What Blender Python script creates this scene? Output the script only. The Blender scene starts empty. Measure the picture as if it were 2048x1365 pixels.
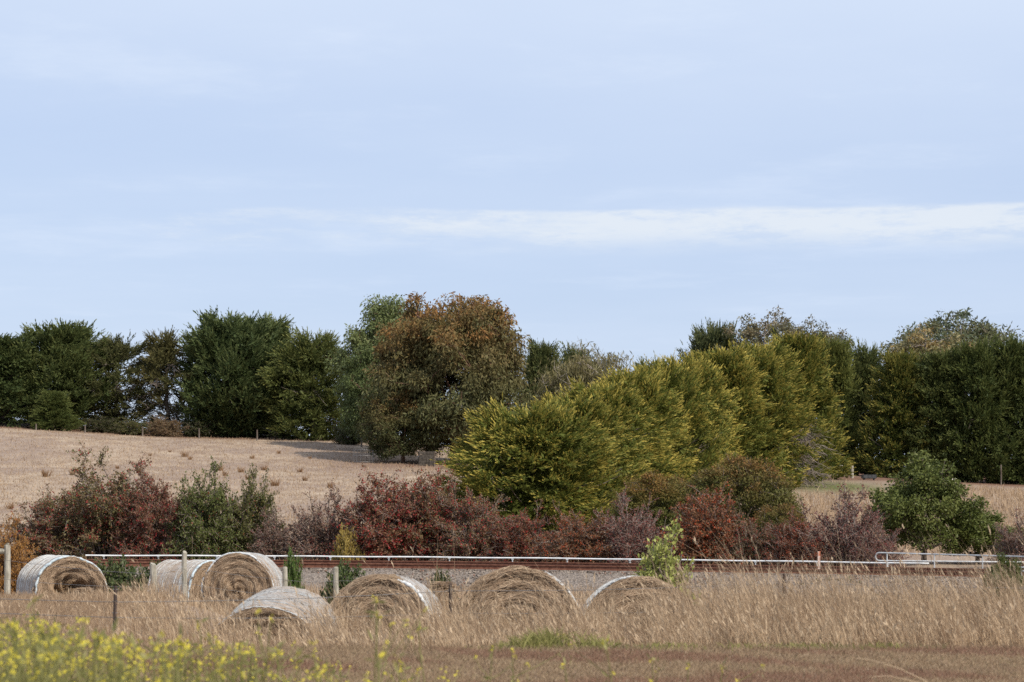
import bpy, math, numpy as np
from mathutils import Vector

# ------------------------------------------------------------------ camera, sky, sun, exposure
sc = bpy.context.scene
col = sc.collection
F = 5000.0            # focal length in photograph pixels (2048 wide)
HZ = 970.0            # horizon row
EYE = 1.6
cam = bpy.data.cameras.new('camera'); cam_o = bpy.data.objects.new('camera', cam); col.objects.link(cam_o)
cam.sensor_width = 36.0; cam.lens = 36.0 * F / 2048.0
cam.shift_y = (HZ - 682.5) / 2048.0
cam.clip_start = 0.1; cam.clip_end = 6000
cam.dof.use_dof = True; cam.dof.focus_distance = 75.0; cam.dof.aperture_fstop = 4.5
cam_o.location = (0, 0, EYE); cam_o.rotation_euler = (math.radians(90), 0, 0)
sc.camera = cam_o

TO_SUN = Vector((0.54, -0.52, 0.68)).normalized()
SUN_EL = math.asin(TO_SUN.z); SUN_ROT = math.atan2(TO_SUN.x, TO_SUN.y)
w = bpy.data.worlds.new('World'); sc.world = w; w.use_nodes = True
nt = w.node_tree; nt.nodes.clear()
def wn(t, **kw):
    n = nt.nodes.new(t)
    for k, v in kw.items(): setattr(n, k, v)
    return n
def wmath(op, a, b=None, clamp=False):
    n = wn('ShaderNodeMath', operation=op, use_clamp=clamp)
    for i, v in enumerate((a, b)):
        if v is None: continue
        if isinstance(v, (int, float)): n.inputs[i].default_value = v
        else: nt.links.new(v, n.inputs[i])
    return n.outputs[0]
sky = wn('ShaderNodeTexSky', sky_type='NISHITA', sun_disc=False, sun_elevation=SUN_EL, sun_rotation=SUN_ROT,
         altitude=50, air_density=1.0, dust_density=0.4, ozone_density=2.0)
tc = wn('ShaderNodeTexCoord'); sep = wn('ShaderNodeSeparateXYZ'); nt.links.new(tc.outputs['Generated'], sep.inputs[0])
zz = wmath('ADD', wmath('MAXIMUM', sep.outputs['Z'], 0.0), 0.035)
cx = wmath('DIVIDE', sep.outputs['X'], zz); cy = wmath('DIVIDE', sep.outputs['Y'], zz)
comb = wn('ShaderNodeCombineXYZ'); nt.links.new(cx, comb.inputs[0]); nt.links.new(cy, comb.inputs[1])
def wnoise(scale, detail, rough, loc):
    mp = wn('ShaderNodeMapping'); mp.inputs['Location'].default_value = loc; mp.inputs['Scale'].default_value = scale
    nt.links.new(comb.outputs[0], mp.inputs[0])
    n = wn('ShaderNodeTexNoise'); n.inputs['Scale'].default_value = 1.0; n.inputs['Detail'].default_value = detail; n.inputs['Roughness'].default_value = rough
    nt.links.new(mp.outputs[0], n.inputs[0]); return n.outputs[0]
def wramp(v, a, b):
    n = wn('ShaderNodeMapRange', interpolation_type='SMOOTHSTEP'); n.inputs[1].default_value = a; n.inputs[2].default_value = b
    nt.links.new(v, n.inputs[0]); return n.outputs[0]
# thin high veil everywhere, with streaks, and one brighter bank of cloud low over the hill
veil = wramp(wnoise((0.5, 0.42, 1), 6, 0.55, (3.1, 1.7, 0)), 0.30, 0.72)
wisps = wramp(wnoise((1.3, 1.1, 1), 8, 0.62, (8.3, 4.2, 0)), 0.50, 0.74)
elev = wmath('ADD', sep.outputs['Z'], wmath('MULTIPLY', wmath('SUBTRACT', wnoise((0.8, 0.5, 1), 6, 0.65, (1.0, 7.0, 0)), 0.5), 0.012))
bank = wmath('MULTIPLY', wramp(elev, 0.090, 0.101), wmath('SUBTRACT', 1.0, wramp(elev, 0.108, 0.1105)))
bankx = wramp(wmath('ADD', sep.outputs['X'], wmath('MULTIPLY', wnoise((2.2, 1.5, 1), 8, 0.7, (5.5, 2.0, 0)), 0.5)), 0.12, 0.31)
brk = wramp(wnoise((2.6, 1.6, 1), 9, 0.70, (2.5, 9.0, 0)), 0.38, 0.54)
bank = wmath('MULTIPLY', wmath('MULTIPLY', bank, bankx), wmath('ADD', wmath('MULTIPLY', brk, 0.7), 0.30))
hi = wramp(sep.outputs['Z'], 0.12, 0.20)
def wmix(f, a_, b_):
    n = wn('ShaderNodeMix', data_type='RGBA')
    for i, v in ((0, f), (6, a_), (7, b_)):
        if isinstance(v, (int, float)): n.inputs[i].default_value = v
        elif isinstance(v, tuple): n.inputs[i].default_value = (*v, 1)
        else: nt.links.new(v, n.inputs[i])
    return n.outputs[2]
haze_blue = wmix(0.74, sky.outputs[0], (5.9, 7.1, 9.7))
thin = wmath('ADD', wmath('ADD', wmath('MULTIPLY', veil, 0.25), wmath('MULTIPLY', wisps, 0.32)), wmath('MULTIPLY', hi, 0.55), clamp=True)
sky_c = wmix(thin, haze_blue, (7.3, 8.3, 9.9))
sky_c = wmix(wmath('MULTIPLY', bank, 0.85), sky_c, (8.0, 8.6, 9.3))
bg = wn('ShaderNodeBackground'); bg.inputs[1].default_value = 0.10; nt.links.new(sky_c, bg.inputs[0])
wo = wn('ShaderNodeOutputWorld'); nt.links.new(bg.outputs[0], wo.inputs[0])

sun = bpy.data.lights.new('sun', 'SUN'); sun.energy = 5.0; sun.angle = math.radians(0.6); sun.color = (1.0, 0.93, 0.82)
sun_o = bpy.data.objects.new('sun', sun); col.objects.link(sun_o)
sun_o.rotation_euler = (-TO_SUN).to_track_quat('-Z', 'Y').to_euler(); sun_o.location = (40, -30, 60)
vs = sc.view_settings; vs.view_transform = 'Standard'; vs.look = 'None'; vs.exposure = 0.0; vs.gamma = 1.0; vs.use_curve_mapping = False
sc.cycles.max_bounces = 6; sc.cycles.diffuse_bounces = 3; sc.cycles.transmission_bounces = 3; sc.cycles.transparent_max_bounces = 4
sc.cycles.use_denoising = False

# ------------------------------------------------------------------ helpers
RNG = np.random.default_rng(11)
def nrm(v): return v / np.maximum(np.linalg.norm(v, axis=-1, keepdims=True), 1e-9)
def sm(a, b, x):
    t = np.clip((np.asarray(x, float) - a) / (b - a), 0, 1); return t * t * (3 - 2 * t)

class MB:
    """collects vertices, quads and triangles (numpy) and links them as one mesh"""
    def __init__(s): s.V = []; s.Q = []; s.T = []; s.A = []; s.n = 0
    def add(s, V, Q=None, T=None, A=None):
        V = np.asarray(V, float).reshape(-1, 3)
        if A is None: A = np.zeros((len(V), 3))
        A = np.broadcast_to(np.asarray(A, float), (len(V), 3))
        s.V.append(V); s.A.append(A)
        if Q is not None and len(Q): s.Q.append(np.asarray(Q, int).reshape(-1, 4) + s.n)
        if T is not None and len(T): s.T.append(np.asarray(T, int).reshape(-1, 3) + s.n)
        s.n += len(V)
    def mesh(s, name, smooth=False):
        me = bpy.data.meshes.new(name)
        V = np.concatenate(s.V); A = np.concatenate(s.A)
        Q = np.concatenate(s.Q) if s.Q else np.zeros((0, 4), int)
        T = np.concatenate(s.T) if s.T else np.zeros((0, 3), int)
        me.vertices.add(len(V)); me.vertices.foreach_set('co', V.astype(np.float32).ravel())
        L = np.concatenate([Q.ravel(), T.ravel()])
        me.loops.add(len(L)); me.loops.foreach_set('vertex_index', L.astype(np.int32))
        st = np.concatenate([np.arange(len(Q)) * 4, len(Q) * 4 + np.arange(len(T)) * 3])
        me.polygons.add(len(st)); me.polygons.foreach_set('loop_start', st.astype(np.int32))
        me.polygons.foreach_set('use_smooth', np.full(len(st), smooth))
        at = me.attributes.new('tint', 'FLOAT_COLOR', 'POINT')
        at.data.foreach_set('color', np.c_[A, np.ones(len(A))].astype(np.float32).ravel())
        me.update(calc_edges=True); me['ext'] = (float(np.quantile(V[:, 2], .9985)), float(np.quantile(np.hypot(V[:, 0], V[:, 1]), .965) * 2), float(np.quantile(V[:, 2], .985))); return me

def leaves(mb, p, d, l, w_, A, rng, up=None):
    """diamond blades: base p, direction d, length l, width w_"""
    n = len(p); d = nrm(d)
    s_ = np.cross(d, rng.normal(size=(n, 3)) if up is None else np.broadcast_to(up, (n, 3))); s_ = nrm(s_)
    l = np.broadcast_to(l, (n,))[:, None]; w_ = np.broadcast_to(w_, (n,))[:, None]
    mid = p + d * l * 0.45
    V = np.stack([p, mid + s_ * w_ / 2, p + d * l, mid - s_ * w_ / 2], 1)
    mb.add(V, Q=np.arange(n * 4).reshape(n, 4), A=np.repeat(np.broadcast_to(A, (n, 3)), 4, 0))

def tubes(mb, P, r, sides=5, A=(0, 0, 0), cap=False):
    """P (n,k,3) polylines, r (n,k) radii"""
    P = np.asarray(P, float)
    if P.ndim == 2: P = P[None]
    n, k, _ = P.shape; r = np.broadcast_to(np.asarray(r, float), (n, k))
    t = np.gradient(P, axis=1); t = nrm(t)
    ref = np.where(np.abs(t[..., 2:3]) > 0.9, np.array([1., 0, 0]), np.array([0, 0, 1.]))
    u = nrm(np.cross(t, ref)); v = np.cross(t, u)
    a = np.arange(sides) * 2 * np.pi / sides
    ring = P[:, :, None] + r[:, :, None, None] * (np.cos(a)[None, None, :, None] * u[:, :, None] + np.sin(a)[None, None, :, None] * v[:, :, None])
    V = ring.reshape(-1, 3)
    b = (np.arange(n) * k * sides)[:, None, None]; i = (np.arange(k - 1) * sides)[None, :, None]; j = np.arange(sides)[None, None, :]; j2 = (j + 1) % sides
    Q = np.stack([b + i + j, b + i + j2, b + i + sides + j2, b + i + sides + j], -1).reshape(-1, 4)
    T = []
    if cap:
        for q in range(n):
            for e in (0, (k - 1) * sides):
                o = q * k * sides + e
                T += [[o, o + x, o + x + 1] for x in range(1, sides - 1)]
    AA = np.asarray(A, float)
    if AA.ndim == 2: AA = np.repeat(AA, k * sides, 0)
    mb.add(V, Q=Q, T=T, A=AA)

def ribbons(mb, P, w_, A, rng, side=None):
    """thin curved strips along polylines P (n,k,3), widths w_ (n,k)"""
    n, k, _ = P.shape; t = nrm(np.gradient(P, axis=1))
    s_ = rng.normal(size=(n, 1, 3)) if side is None else side
    s_ = nrm(np.cross(t, np.broadcast_to(s_, P.shape)))
    w_ = np.broadcast_to(w_, (n, k))[..., None]
    V = np.stack([P - s_ * w_ / 2, P + s_ * w_ / 2], 2).reshape(-1, 3)
    b = (np.arange(n) * k * 2)[:, None]; i = (np.arange(k - 1) * 2)[None]
    Q = np.stack([b + i, b + i + 1, b + i + 3, b + i + 2], -1).reshape(-1, 4)
    mb.add(V, Q=Q, A=np.repeat(np.broadcast_to(A, (n, 3)), 2 * k, 0))

def boxm(mb, c, s_, A=(0, 0, 0), bevel=0.0):
    c = np.asarray(c, float); s_ = np.asarray(s_, float) / 2
    V = np.array([[x, y, z] for x in (-1, 1) for y in (-1, 1) for z in (-1, 1)]) * s_ + c
    mb.add(V, Q=[[0, 1, 3, 2], [4, 6, 7, 5], [0, 4, 5, 1], [2, 3, 7, 6], [0, 2, 6, 4], [1, 5, 7, 3]], A=A)

def link(name, me, mat, parent=None, kind=None, color=None):
    o = bpy.data.objects.new(name, me); col.objects.link(o)
    if mat is not None:
        if len(me.materials) == 0: me.materials.append(mat)
        if me.materials[0] is not mat:
            o.material_slots[0].link = 'OBJECT'; o.material_slots[0].material = mat
    if parent is not None: o.parent = parent
    if kind: o['kind'] = kind
    if color is not None: o.color = (*color, 1)
    return o
def tag(o, label, cat, group=None, kind=None):
    o['label'] = label; o['category'] = cat
    if group: o['group'] = group
    if kind: o['kind'] = kind
    return o
def empty(name, loc, rz=0, scale=(1, 1, 1)):
    o = bpy.data.objects.new(name, None); col.objects.link(o); o.location = loc; o.rotation_euler = (0, 0, rz); o.scale = scale
    o.empty_display_size = 0.3; return o

# ------------------------------------------------------------------ materials
def new_mat(name):
    m = bpy.data.materials.new(name); m.use_nodes = True; m.node_tree.nodes.clear()
    return m, m.node_tree
def N(t, typ, **kw):
    n = t.nodes.new(typ)
    for k, v in kw.items(): setattr(n, k, v)
    return n
def mixc(t, f, a, b, mode='MIX'):
    n = N(t, 'ShaderNodeMix', data_type='RGBA', blend_type=mode)
    for i, v in ((0, f), (6, a), (7, b)):
        if isinstance(v, (int, float)): n.inputs[i].default_value = v
        elif isinstance(v, tuple): n.inputs[i].default_value = (*v[:3], 1)
        else: t.links.new(v, n.inputs[i])
    return n.outputs[2]
def noise(t, scale, detail=4, rough=0.6, vec=None, stretch=None, loc=(0, 0, 0)):
    n = N(t, 'ShaderNodeTexNoise'); n.inputs['Scale'].default_value = scale; n.inputs['Detail'].default_value = detail; n.inputs['Roughness'].default_value = rough
    if vec is not None:
        mp = N(t, 'ShaderNodeMapping'); mp.inputs['Location'].default_value = loc
        if stretch: mp.inputs['Scale'].default_value = stretch
        t.links.new(vec, mp.inputs[0]); t.links.new(mp.outputs[0], n.inputs[0])
    return n.outputs[0]
def ramp(t, v, a, b):
    n = N(t, 'ShaderNodeMapRange', interpolation_type='SMOOTHSTEP'); n.inputs[1].default_value = a; n.inputs[2].default_value = b
    t.links.new(v, n.inputs[0]); return n.outputs[0]
def bump(t, v, strength, dist):
    n = N(t, 'ShaderNodeBump'); n.inputs['Strength'].default_value = strength; n.inputs['Distance'].default_value = dist
    t.links.new(v, n.inputs['Height']); return n.outputs[0]
def principled(t, c, rough=0.8, spec=0.2, normal=None, metal=0.0, out=True):
    n = N(t, 'ShaderNodeBsdfPrincipled'); n.inputs['Specular IOR Level'].default_value = spec; n.inputs['Metallic'].default_value = metal
    if isinstance(c, tuple): n.inputs['Base Color'].default_value = (*c[:3], 1)
    else: t.links.new(c, n.inputs['Base Color'])
    if isinstance(rough, (int, float)): n.inputs['Roughness'].default_value = rough
    else: t.links.new(rough, n.inputs['Roughness'])
    if normal is not None: t.links.new(normal, n.inputs['Normal'])
    if out:
        o = N(t, 'ShaderNodeOutputMaterial'); t.links.new(n.outputs[0], o.inputs[0])
    return n.outputs[0]
def tintsep(t):
    a = N(t, 'ShaderNodeAttribute', attribute_name='tint'); s_ = N(t, 'ShaderNodeSeparateColor'); t.links.new(a.outputs['Color'], s_.inputs[0])
    return s_.outputs
def leaf_mat(name, ca, cb, ctip, cclump=None, trans=0.25, rough=0.55, spec=0.25):
    """tint.r random per leaf, tint.g 0..1 second colour (young tips, berries), tint.b per clump; object colour multiplies"""
    m, t = new_mat(name); s_ = tintsep(t)
    c = mixc(t, s_[0], ca, cb)
    if cclump: c = mixc(t, s_[2], c, cclump)
    c = mixc(t, s_[1], c, ctip)
    oi = N(t, 'ShaderNodeObjectInfo'); c = mixc(t, 1.0, c, oi.outputs['Color'], 'MULTIPLY')
    p = principled(t, c, rough, spec, out=False)
    tr = N(t, 'ShaderNodeBsdfTranslucent'); t.links.new(c, tr.inputs[0])
    mx = N(t, 'ShaderNodeMixShader'); mx.inputs[0].default_value = trans
    t.links.new(p, mx.inputs[1]); t.links.new(tr.outputs[0], mx.inputs[2])
    o = N(t, 'ShaderNodeOutputMaterial'); t.links.new(mx.outputs[0], o.inputs[0]); return m
def bark_mat(name, ca, cb, scale=6):
    m, t = new_mat(name); tc = N(t, 'ShaderNodeTexCoord')
    n1 = noise(t, scale, 6, 0.65, tc.outputs['Object'], (1, 1, 0.25)); c = mixc(t, ramp(t, n1, 0.35, 0.65), ca, cb)
    principled(t, c, 0.85, 0.15, bump(t, n1, 0.6, 0.03)); return m

M = {}
M['cypress'] = leaf_mat('cypress_foliage', (0.052, 0.068, 0.025), (0.098, 0.114, 0.040), (0.175, 0.180, 0.066), spec=0.12)
M['golden'] = leaf_mat('golden_cypress_foliage', (0.080, 0.100, 0.020), (0.150, 0.160, 0.034), (0.520, 0.405, 0.090), spec=0.10)
M['thin'] = leaf_mat('thin_cypress_foliage', (0.070, 0.078, 0.032), (0.120, 0.110, 0.050), (0.155, 0.140, 0.062), spec=0.12)
M['gum_brown'] = leaf_mat('gum_leaves_brown', (0.078, 0.086, 0.036), (0.140, 0.132, 0.056), (0.255, 0.130, 0.045), trans=0.22, rough=0.55, spec=0.12)
M['gum_green'] = leaf_mat('gum_leaves_green', (0.085, 0.110, 0.038), (0.150, 0.175, 0.065), (0.200, 0.220, 0.085), trans=0.2, rough=0.5, spec=0.2)
M['gum_open'] = leaf_mat('gum_leaves_open', (0.085, 0.100, 0.058), (0.150, 0.155, 0.095), (0.200, 0.150, 0.075), trans=0.25, rough=0.5, spec=0.3)
M['willow'] = leaf_mat('willow_leaves', (0.130, 0.125, 0.048), (0.190, 0.160, 0.075), (0.210, 0.165, 0.075))
M['acacia'] = leaf_mat('blackwood_leaves', (0.070, 0.085, 0.024), (0.135, 0.135, 0.040), (0.220, 0.110, 0.040), spec=0.12)
M['pitto'] = leaf_mat('evergreen_leaves', (0.070, 0.090, 0.022), (0.125, 0.145, 0.038), (0.190, 0.195, 0.060), rough=0.5, spec=0.15)
M['haw_red'] = leaf_mat('hawthorn_red', (0.095, 0.095, 0.034), (0.175, 0.125, 0.062), (0.290, 0.026, 0.028), (0.190, 0.075, 0.055))
M['haw_green'] = leaf_mat('hawthorn_green', (0.068, 0.085, 0.020), (0.120, 0.130, 0.038), (0.220, 0.035, 0.025), (0.135, 0.130, 0.045))
M['haw_orange'] = leaf_mat('hawthorn_orange', (0.130, 0.092, 0.040), (0.190, 0.110, 0.058), (0.370, 0.075, 0.026), (0.230, 0.085, 0.042))
M['haw_pink'] = leaf_mat('hawthorn_bare', (0.150, 0.110, 0.065), (0.215, 0.135, 0.095), (0.230, 0.045, 0.045), (0.200, 0.105, 0.085))
M['bramble'] = leaf_mat('bramble_leaves', (0.050, 0.072, 0.024), (0.100, 0.115, 0.040), (0.150, 0.130, 0.055))
M['lime'] = leaf_mat('lime_leaves', (0.190, 0.220, 0.055), (0.290, 0.310, 0.100), (0.330, 0.330, 0.120), trans=0.3)
M['orange_leaf'] = leaf_mat('orange_leaves', (0.270, 0.130, 0.035), (0.380, 0.200, 0.060), (0.420, 0.150, 0.040), trans=0.35)
M['yellow_leaf'] = leaf_mat('yellow_leaves', (0.300, 0.220, 0.055), (0.420, 0.310, 0.090), (0.300, 0.150, 0.040), trans=0.35)
M['drygrass'] = leaf_mat('dry_grass', (0.225, 0.145, 0.085), (0.640, 0.480, 0.315), (0.580, 0.470, 0.340), (0.230, 0.150, 0.095), trans=0.3, rough=0.7, spec=0.15)
M['straw'] = leaf_mat('hay_strands', (0.250, 0.175, 0.115), (0.560, 0.420, 0.290), (0.400, 0.250, 0.110), (0.270, 0.180, 0.115), trans=0.15, rough=0.7, spec=0.15)
M['lawn'] = leaf_mat('mown_grass', (0.190, 0.125, 0.080), (0.370, 0.275, 0.175), (0.130, 0.150, 0.060), (0.210, 0.118, 0.082), trans=0.25, rough=0.7, spec=0.1)
M['mustard'] = leaf_mat('mustard_plant', (0.180, 0.185, 0.060), (0.320, 0.300, 0.120), (0.720, 0.620, 0.080), trans=0.35, rough=0.6, spec=0.15)
M['bark'] = bark_mat('cypress_bark', (0.085, 0.062, 0.048), (0.190, 0.160, 0.135))
M['bark_red'] = bark_mat('gum_bark_red', (0.110, 0.048, 0.030), (0.270, 0.165, 0.115))
M['bark_pale'] = bark_mat('gum_bark_pale', (0.200, 0.160, 0.130), (0.400, 0.350, 0.300))
M['dead'] = bark_mat('dead_branch_grey', (0.125, 0.098, 0.082), (0.270, 0.225, 0.195), 12)
M['twig'] = bark_mat('hawthorn_twigs', (0.120, 0.090, 0.075), (0.260, 0.210, 0.185), 20)
M['post'] = bark_mat('weathered_timber', (0.210, 0.190, 0.150), (0.400, 0.370, 0.310), 14)
M['darkwood'] = bark_mat('dark_timber', (0.040, 0.034, 0.028), (0.100, 0.085, 0.070), 10)

def simple(name, c1, c2, scale, rough, metal=0.0, spec=0.3, bumpd=0.004):
    m, t = new_mat(name); tc = N(t, 'ShaderNodeTexCoord'); n1 = noise(t, scale, 6, 0.65, tc.outputs['Object'])
    principled(t, mixc(t, ramp(t, n1, 0.38, 0.62), c1, c2), rough, spec, bump(t, n1, 0.5, bumpd), metal); return m
M['steel_dark'] = simple('dark_star_picket', (0.035, 0.026, 0.024), (0.085, 0.055, 0.042), 30, 0.7)
M['wire'] = simple('fence_wire', (0.16, 0.15, 0.14), (0.30, 0.29, 0.28), 30, 0.45, 0.7)
M['galv'] = simple('galvanised_pipe', (0.36, 0.37, 0.38), (0.52, 0.53, 0.54), 5, 0.5, 0.1)
M['pipe_white'] = simple('white_pipe', (0.62, 0.63, 0.63), (0.80, 0.80, 0.79), 3, 0.5)
M['rail'] = simple('rusty_rail', (0.110, 0.040, 0.024), (0.190, 0.082, 0.050), 8, 0.75)
M['sleeper'] = simple('sleeper_timber', (0.110, 0.085, 0.070), (0.200, 0.165, 0.140), 9, 0.9)
M['rusty_white'] = simple('rusty_white_paint', (0.420, 0.130, 0.060), (0.620, 0.560, 0.500), 9, 0.7)
M['concrete'] = simple('pale_concrete', (0.42, 0.39, 0.34), (0.58, 0.55, 0.49), 6, 0.85)
M['trough'] = simple('dark_trough', (0.030, 0.032, 0.034), (0.070, 0.072, 0.075), 6, 0.6)
M['stone'] = leaf_mat('ballast_stone', (0.145, 0.118, 0.096), (0.300, 0.250, 0.210), (0.20, 0.1, 0.07), trans=0.0, rough=0.9, spec=0.1)

# ground: dry pasture, mown strip, bare soil, green patches (masks painted per vertex)
def ground_mat():
    m, t = new_mat('dry_ground'); s_ = tintsep(t); geo = N(t, 'ShaderNodeNewGeometry'); P = geo.outputs['Position']
    n_big = noise(t, 0.16, 6, 0.68, P, (1, 0.45, 1)); n_mid = noise(t, 0.6, 6, 0.65, P, (1, 0.5, 1)); n_fine = noise(t, 7.0, 5, 0.7, P, (1, 0.35, 1))
    c = mixc(t, ramp(t, n_mid, 0.32, 0.70), (0.275, 0.200, 0.145), (0.430, 0.340, 0.250))
    c = mixc(t, ramp(t, n_big, 0.40, 0.60), c, mixc(t, 0.6, c, (0.250, 0.190, 0.160)))
    c = mixc(t, ramp(t, n_fine, 0.42, 0.75), c, mixc(t, 0.55, c, (0.19, 0.13, 0.10)))
    lawn = mixc(t, ramp(t, noise(t, 1.1, 5, 0.6, P, (0.6, 1.4, 1)), 0.40, 0.60), (0.200, 0.132, 0.090), (0.290, 0.212, 0.138))
    c = mixc(t, s_[0], c, lawn)
    c = mixc(t, s_[2], c, mixc(t, ramp(t, n_fine, 0.3, 0.7), (0.130, 0.070, 0.048), (0.215, 0.130, 0.090)))
    c = mixc(t, s_[1], c, mixc(t, ramp(t, n_fine, 0.35, 0.7), (0.100, 0.115, 0.045), (0.190, 0.180, 0.080)))
    principled(t, c, 0.95, 0.05, bump(t, n_fine, 0.7, 0.12)); return m
M['ground'] = ground_mat()
def ballast_mat():
    m, t = new_mat('ballast_gravel'); geo = N(t, 'ShaderNodeNewGeometry')
    v = N(t, 'ShaderNodeTexVoronoi'); v.inputs['Scale'].default_value = 14; t.links.new(geo.outputs['Position'], v.inputs['Vector'])
    s_ = N(t, 'ShaderNodeSeparateColor'); t.links.new(v.outputs['Color'], s_.inputs[0])
    c = mixc(t, s_.outputs[0], (0.135, 0.108, 0.088), (0.270, 0.225, 0.190))
    principled(t, c, 0.95, 0.1, bump(t, v.outputs['Distance'], 1.0, 0.05)); return m
M['ballast'] = ballast_mat()
def net_mat():
    m, t = new_mat('bale_net'); tc = N(t, 'ShaderNodeTexCoord'); O = tc.outputs['Object']
    wv = N(t, 'ShaderNodeTexWave', wave_type='BANDS', bands_direction='Y'); wv.inputs['Scale'].default_value = 9; wv.inputs['Distortion'].default_value = 3.0
    wv.inputs['Detail'].default_value = 3; wv.inputs['Detail Scale'].default_value = 1.5; t.links.new(O, wv.inputs['Vector'])
    n1 = noise(t, 5, 6, 0.7, O); n2 = noise(t, 60, 3, 0.7, O, (1, 0.3, 1))
    hay = mixc(t, n2, (0.20, 0.145, 0.105), (0.42, 0.33, 0.25))
    net = mixc(t, n2, (0.34, 0.34, 0.34), (0.56, 0.56, 0.56))
    f = N(t, 'ShaderNodeMath', operation='MULTIPLY'); t.links.new(ramp(t, wv.outputs['Fac'], 0.15, 0.75), f.inputs[0]); t.links.new(ramp(t, n1, 0.32, 0.75), f.inputs[1])
    principled(t, mixc(t, f.outputs[0], hay, net), 0.7, 0.25, bump(t, n2, 0.8, 0.02)); return m
M['net'] = net_mat()
M['net_edge'] = simple('net_edge_cord', (0.40, 0.42, 0.43), (0.62, 0.63, 0.63), 25, 0.6)
M['net_blue'] = simple('net_edge_blue', (0.30, 0.37, 0.41), (0.52, 0.57, 0.59), 25, 0.6)
def hay_mat():
    m, t = new_mat('bale_hay'); tc = N(t, 'ShaderNodeTexCoord'); O = tc.outputs['Object']
    n1 = noise(t, 40, 5, 0.7, O, (1, 0.4, 1)); n2 = noise(t, 4, 5, 0.6, O)
    c = mixc(t, n1, (0.160, 0.108, 0.070), (0.400, 0.290, 0.195)); c = mixc(t, ramp(t, n2, 0.4, 0.7), c, mixc(t, 0.5, c, (0.34, 0.21, 0.10)))
    principled(t, c, 0.95, 0.05, bump(t, n1, 1.0, 0.04)); return m
M['hay'] = hay_mat()

# ------------------------------------------------------------------ terrain
def pipe_y(x):
    x = np.asarray(x, float); xc = np.clip(x, -16, 20)
    return 91.7 - 0.34 * xc - 0.0085 * xc ** 2 + np.where(x < -16, -(x + 16) * 0.10, 0) - np.where(x > 20, (x - 20) * 0.6, 0)
def h(x, y):
    x = np.asarray(x, float); y = np.asarray(y, float)
    wgt = sm(40, 75, y) * (1 - sm(105, 150, y))
    ye = y - (pipe_y(np.clip(x, -40, 34)) - 91.7) * wgt
    left = 1 - sm(-4.9, -3.2, x)
    pr = np.interp(ye, [0, 24.3, 26, 28.5, 31, 50, 80, 87, 95, 100], [0, 0, -.22, -.72, -.85, -1.25, -2.15, -2.15, -1.70, -1.4])
    pl = np.interp(ye, [0, 35, 42, 50, 80, 87, 95, 100], [0, 0, -.62, -1.25, -2.15, -2.15, -1.70, -1.4])
    slope = 0.049 - 0.0004 * np.clip(x, -60, 60)
    fy = np.clip(y, 100, 232)
    field = slope * (fy - 100) + 0.12 * np.sin(x * .21 + y * .05) * sm(105, 130, y) + 0.10 * np.sin(x * .07 - y * .11 + 1) * sm(105, 130, y)
    field = field - 0.012 * np.clip(y - 245, 0, 400)
    micro = 0.02 * np.sin(x * 1.7 + y * .9) * np.sin(y * 1.3 - x * .6) * sm(27, 34, y)
    return pl * left + pr * (1 - left) + np.where(y > 100, field, 0) + micro
def at(px, Y, py):                       # a photograph pixel at distance Y as a point of the place
    return np.array([(px - 1024) / F * Y, Y, EYE + (HZ - py) / F * Y])
def gx(px, Y): return (px - 1024) / F * Y

def build_ground():
    xs = np.unique(np.r_[np.linspace(-900, -60, 15), np.linspace(-60, -12, 49), np.linspace(-12, 12, 97), np.linspace(12, 60, 49), np.linspace(60, 900, 15)])
    ys = np.unique(np.r_[np.linspace(-60, 14, 14), np.linspace(14, 52, 153), np.linspace(52, 110, 88), np.linspace(110, 260, 101), np.linspace(260, 2500, 18)])
    X, Y = np.meshgrid(xs, ys); Z = h(X, Y)
    nx, ny = len(xs), len(ys)
    px = X / np.maximum(Y, 1) * F + 1024
    lawn = (1 - sm(24.0, 25.4, Y + 0.3 * np.sin(X * 2.1))) * (1 - 0.65 * (1 - sm(-5.2, -3.6, X)) * sm(23, 26, Y))
    # green pick near the yard corner, bare soil under the hedges
    green = 1.2 * np.exp(-(((X - 21.8) / 3.4) ** 2 + ((Y - 169) / 7.0) ** 2))
    soil = np.exp(-(((X - 23.5) / 5.5) ** 2 + ((Y - 184.0) / 6.0) ** 2)) * 1.2 + sm(180, 188, Y) * sm(24, 29, X) + 0.8 * np.exp(-(((X + 7) / 6.5) ** 2 + ((Y - 186) / 9) ** 2)) + sm(219, 223, Y - 0.06 * X) * (1 - sm(-14, -10, X))
    green = green + 0.55 * sm(24.2, 24.9, Y) * (1 - sm(25.5, 26.4, Y)) * sm(1.5, 2.2, X) * (1 - sm(3.6, 4.2, X))
    A = np.stack([lawn, np.clip(green, 0, 1), np.clip(soil, 0, 1)], -1).reshape(-1, 3)
    i = np.arange((ny - 1) * nx).reshape(ny - 1, nx)[:, :-1]
    Q = np.stack([i, i + 1, i + nx + 1, i + nx], -1).reshape(-1, 4)
    mb = MB(); mb.add(np.stack([X, Y, Z], -1), Q=Q, A=A)
    return link('ground', mb.mesh('ground', True), M['ground'], kind='structure')
build_ground()

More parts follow.
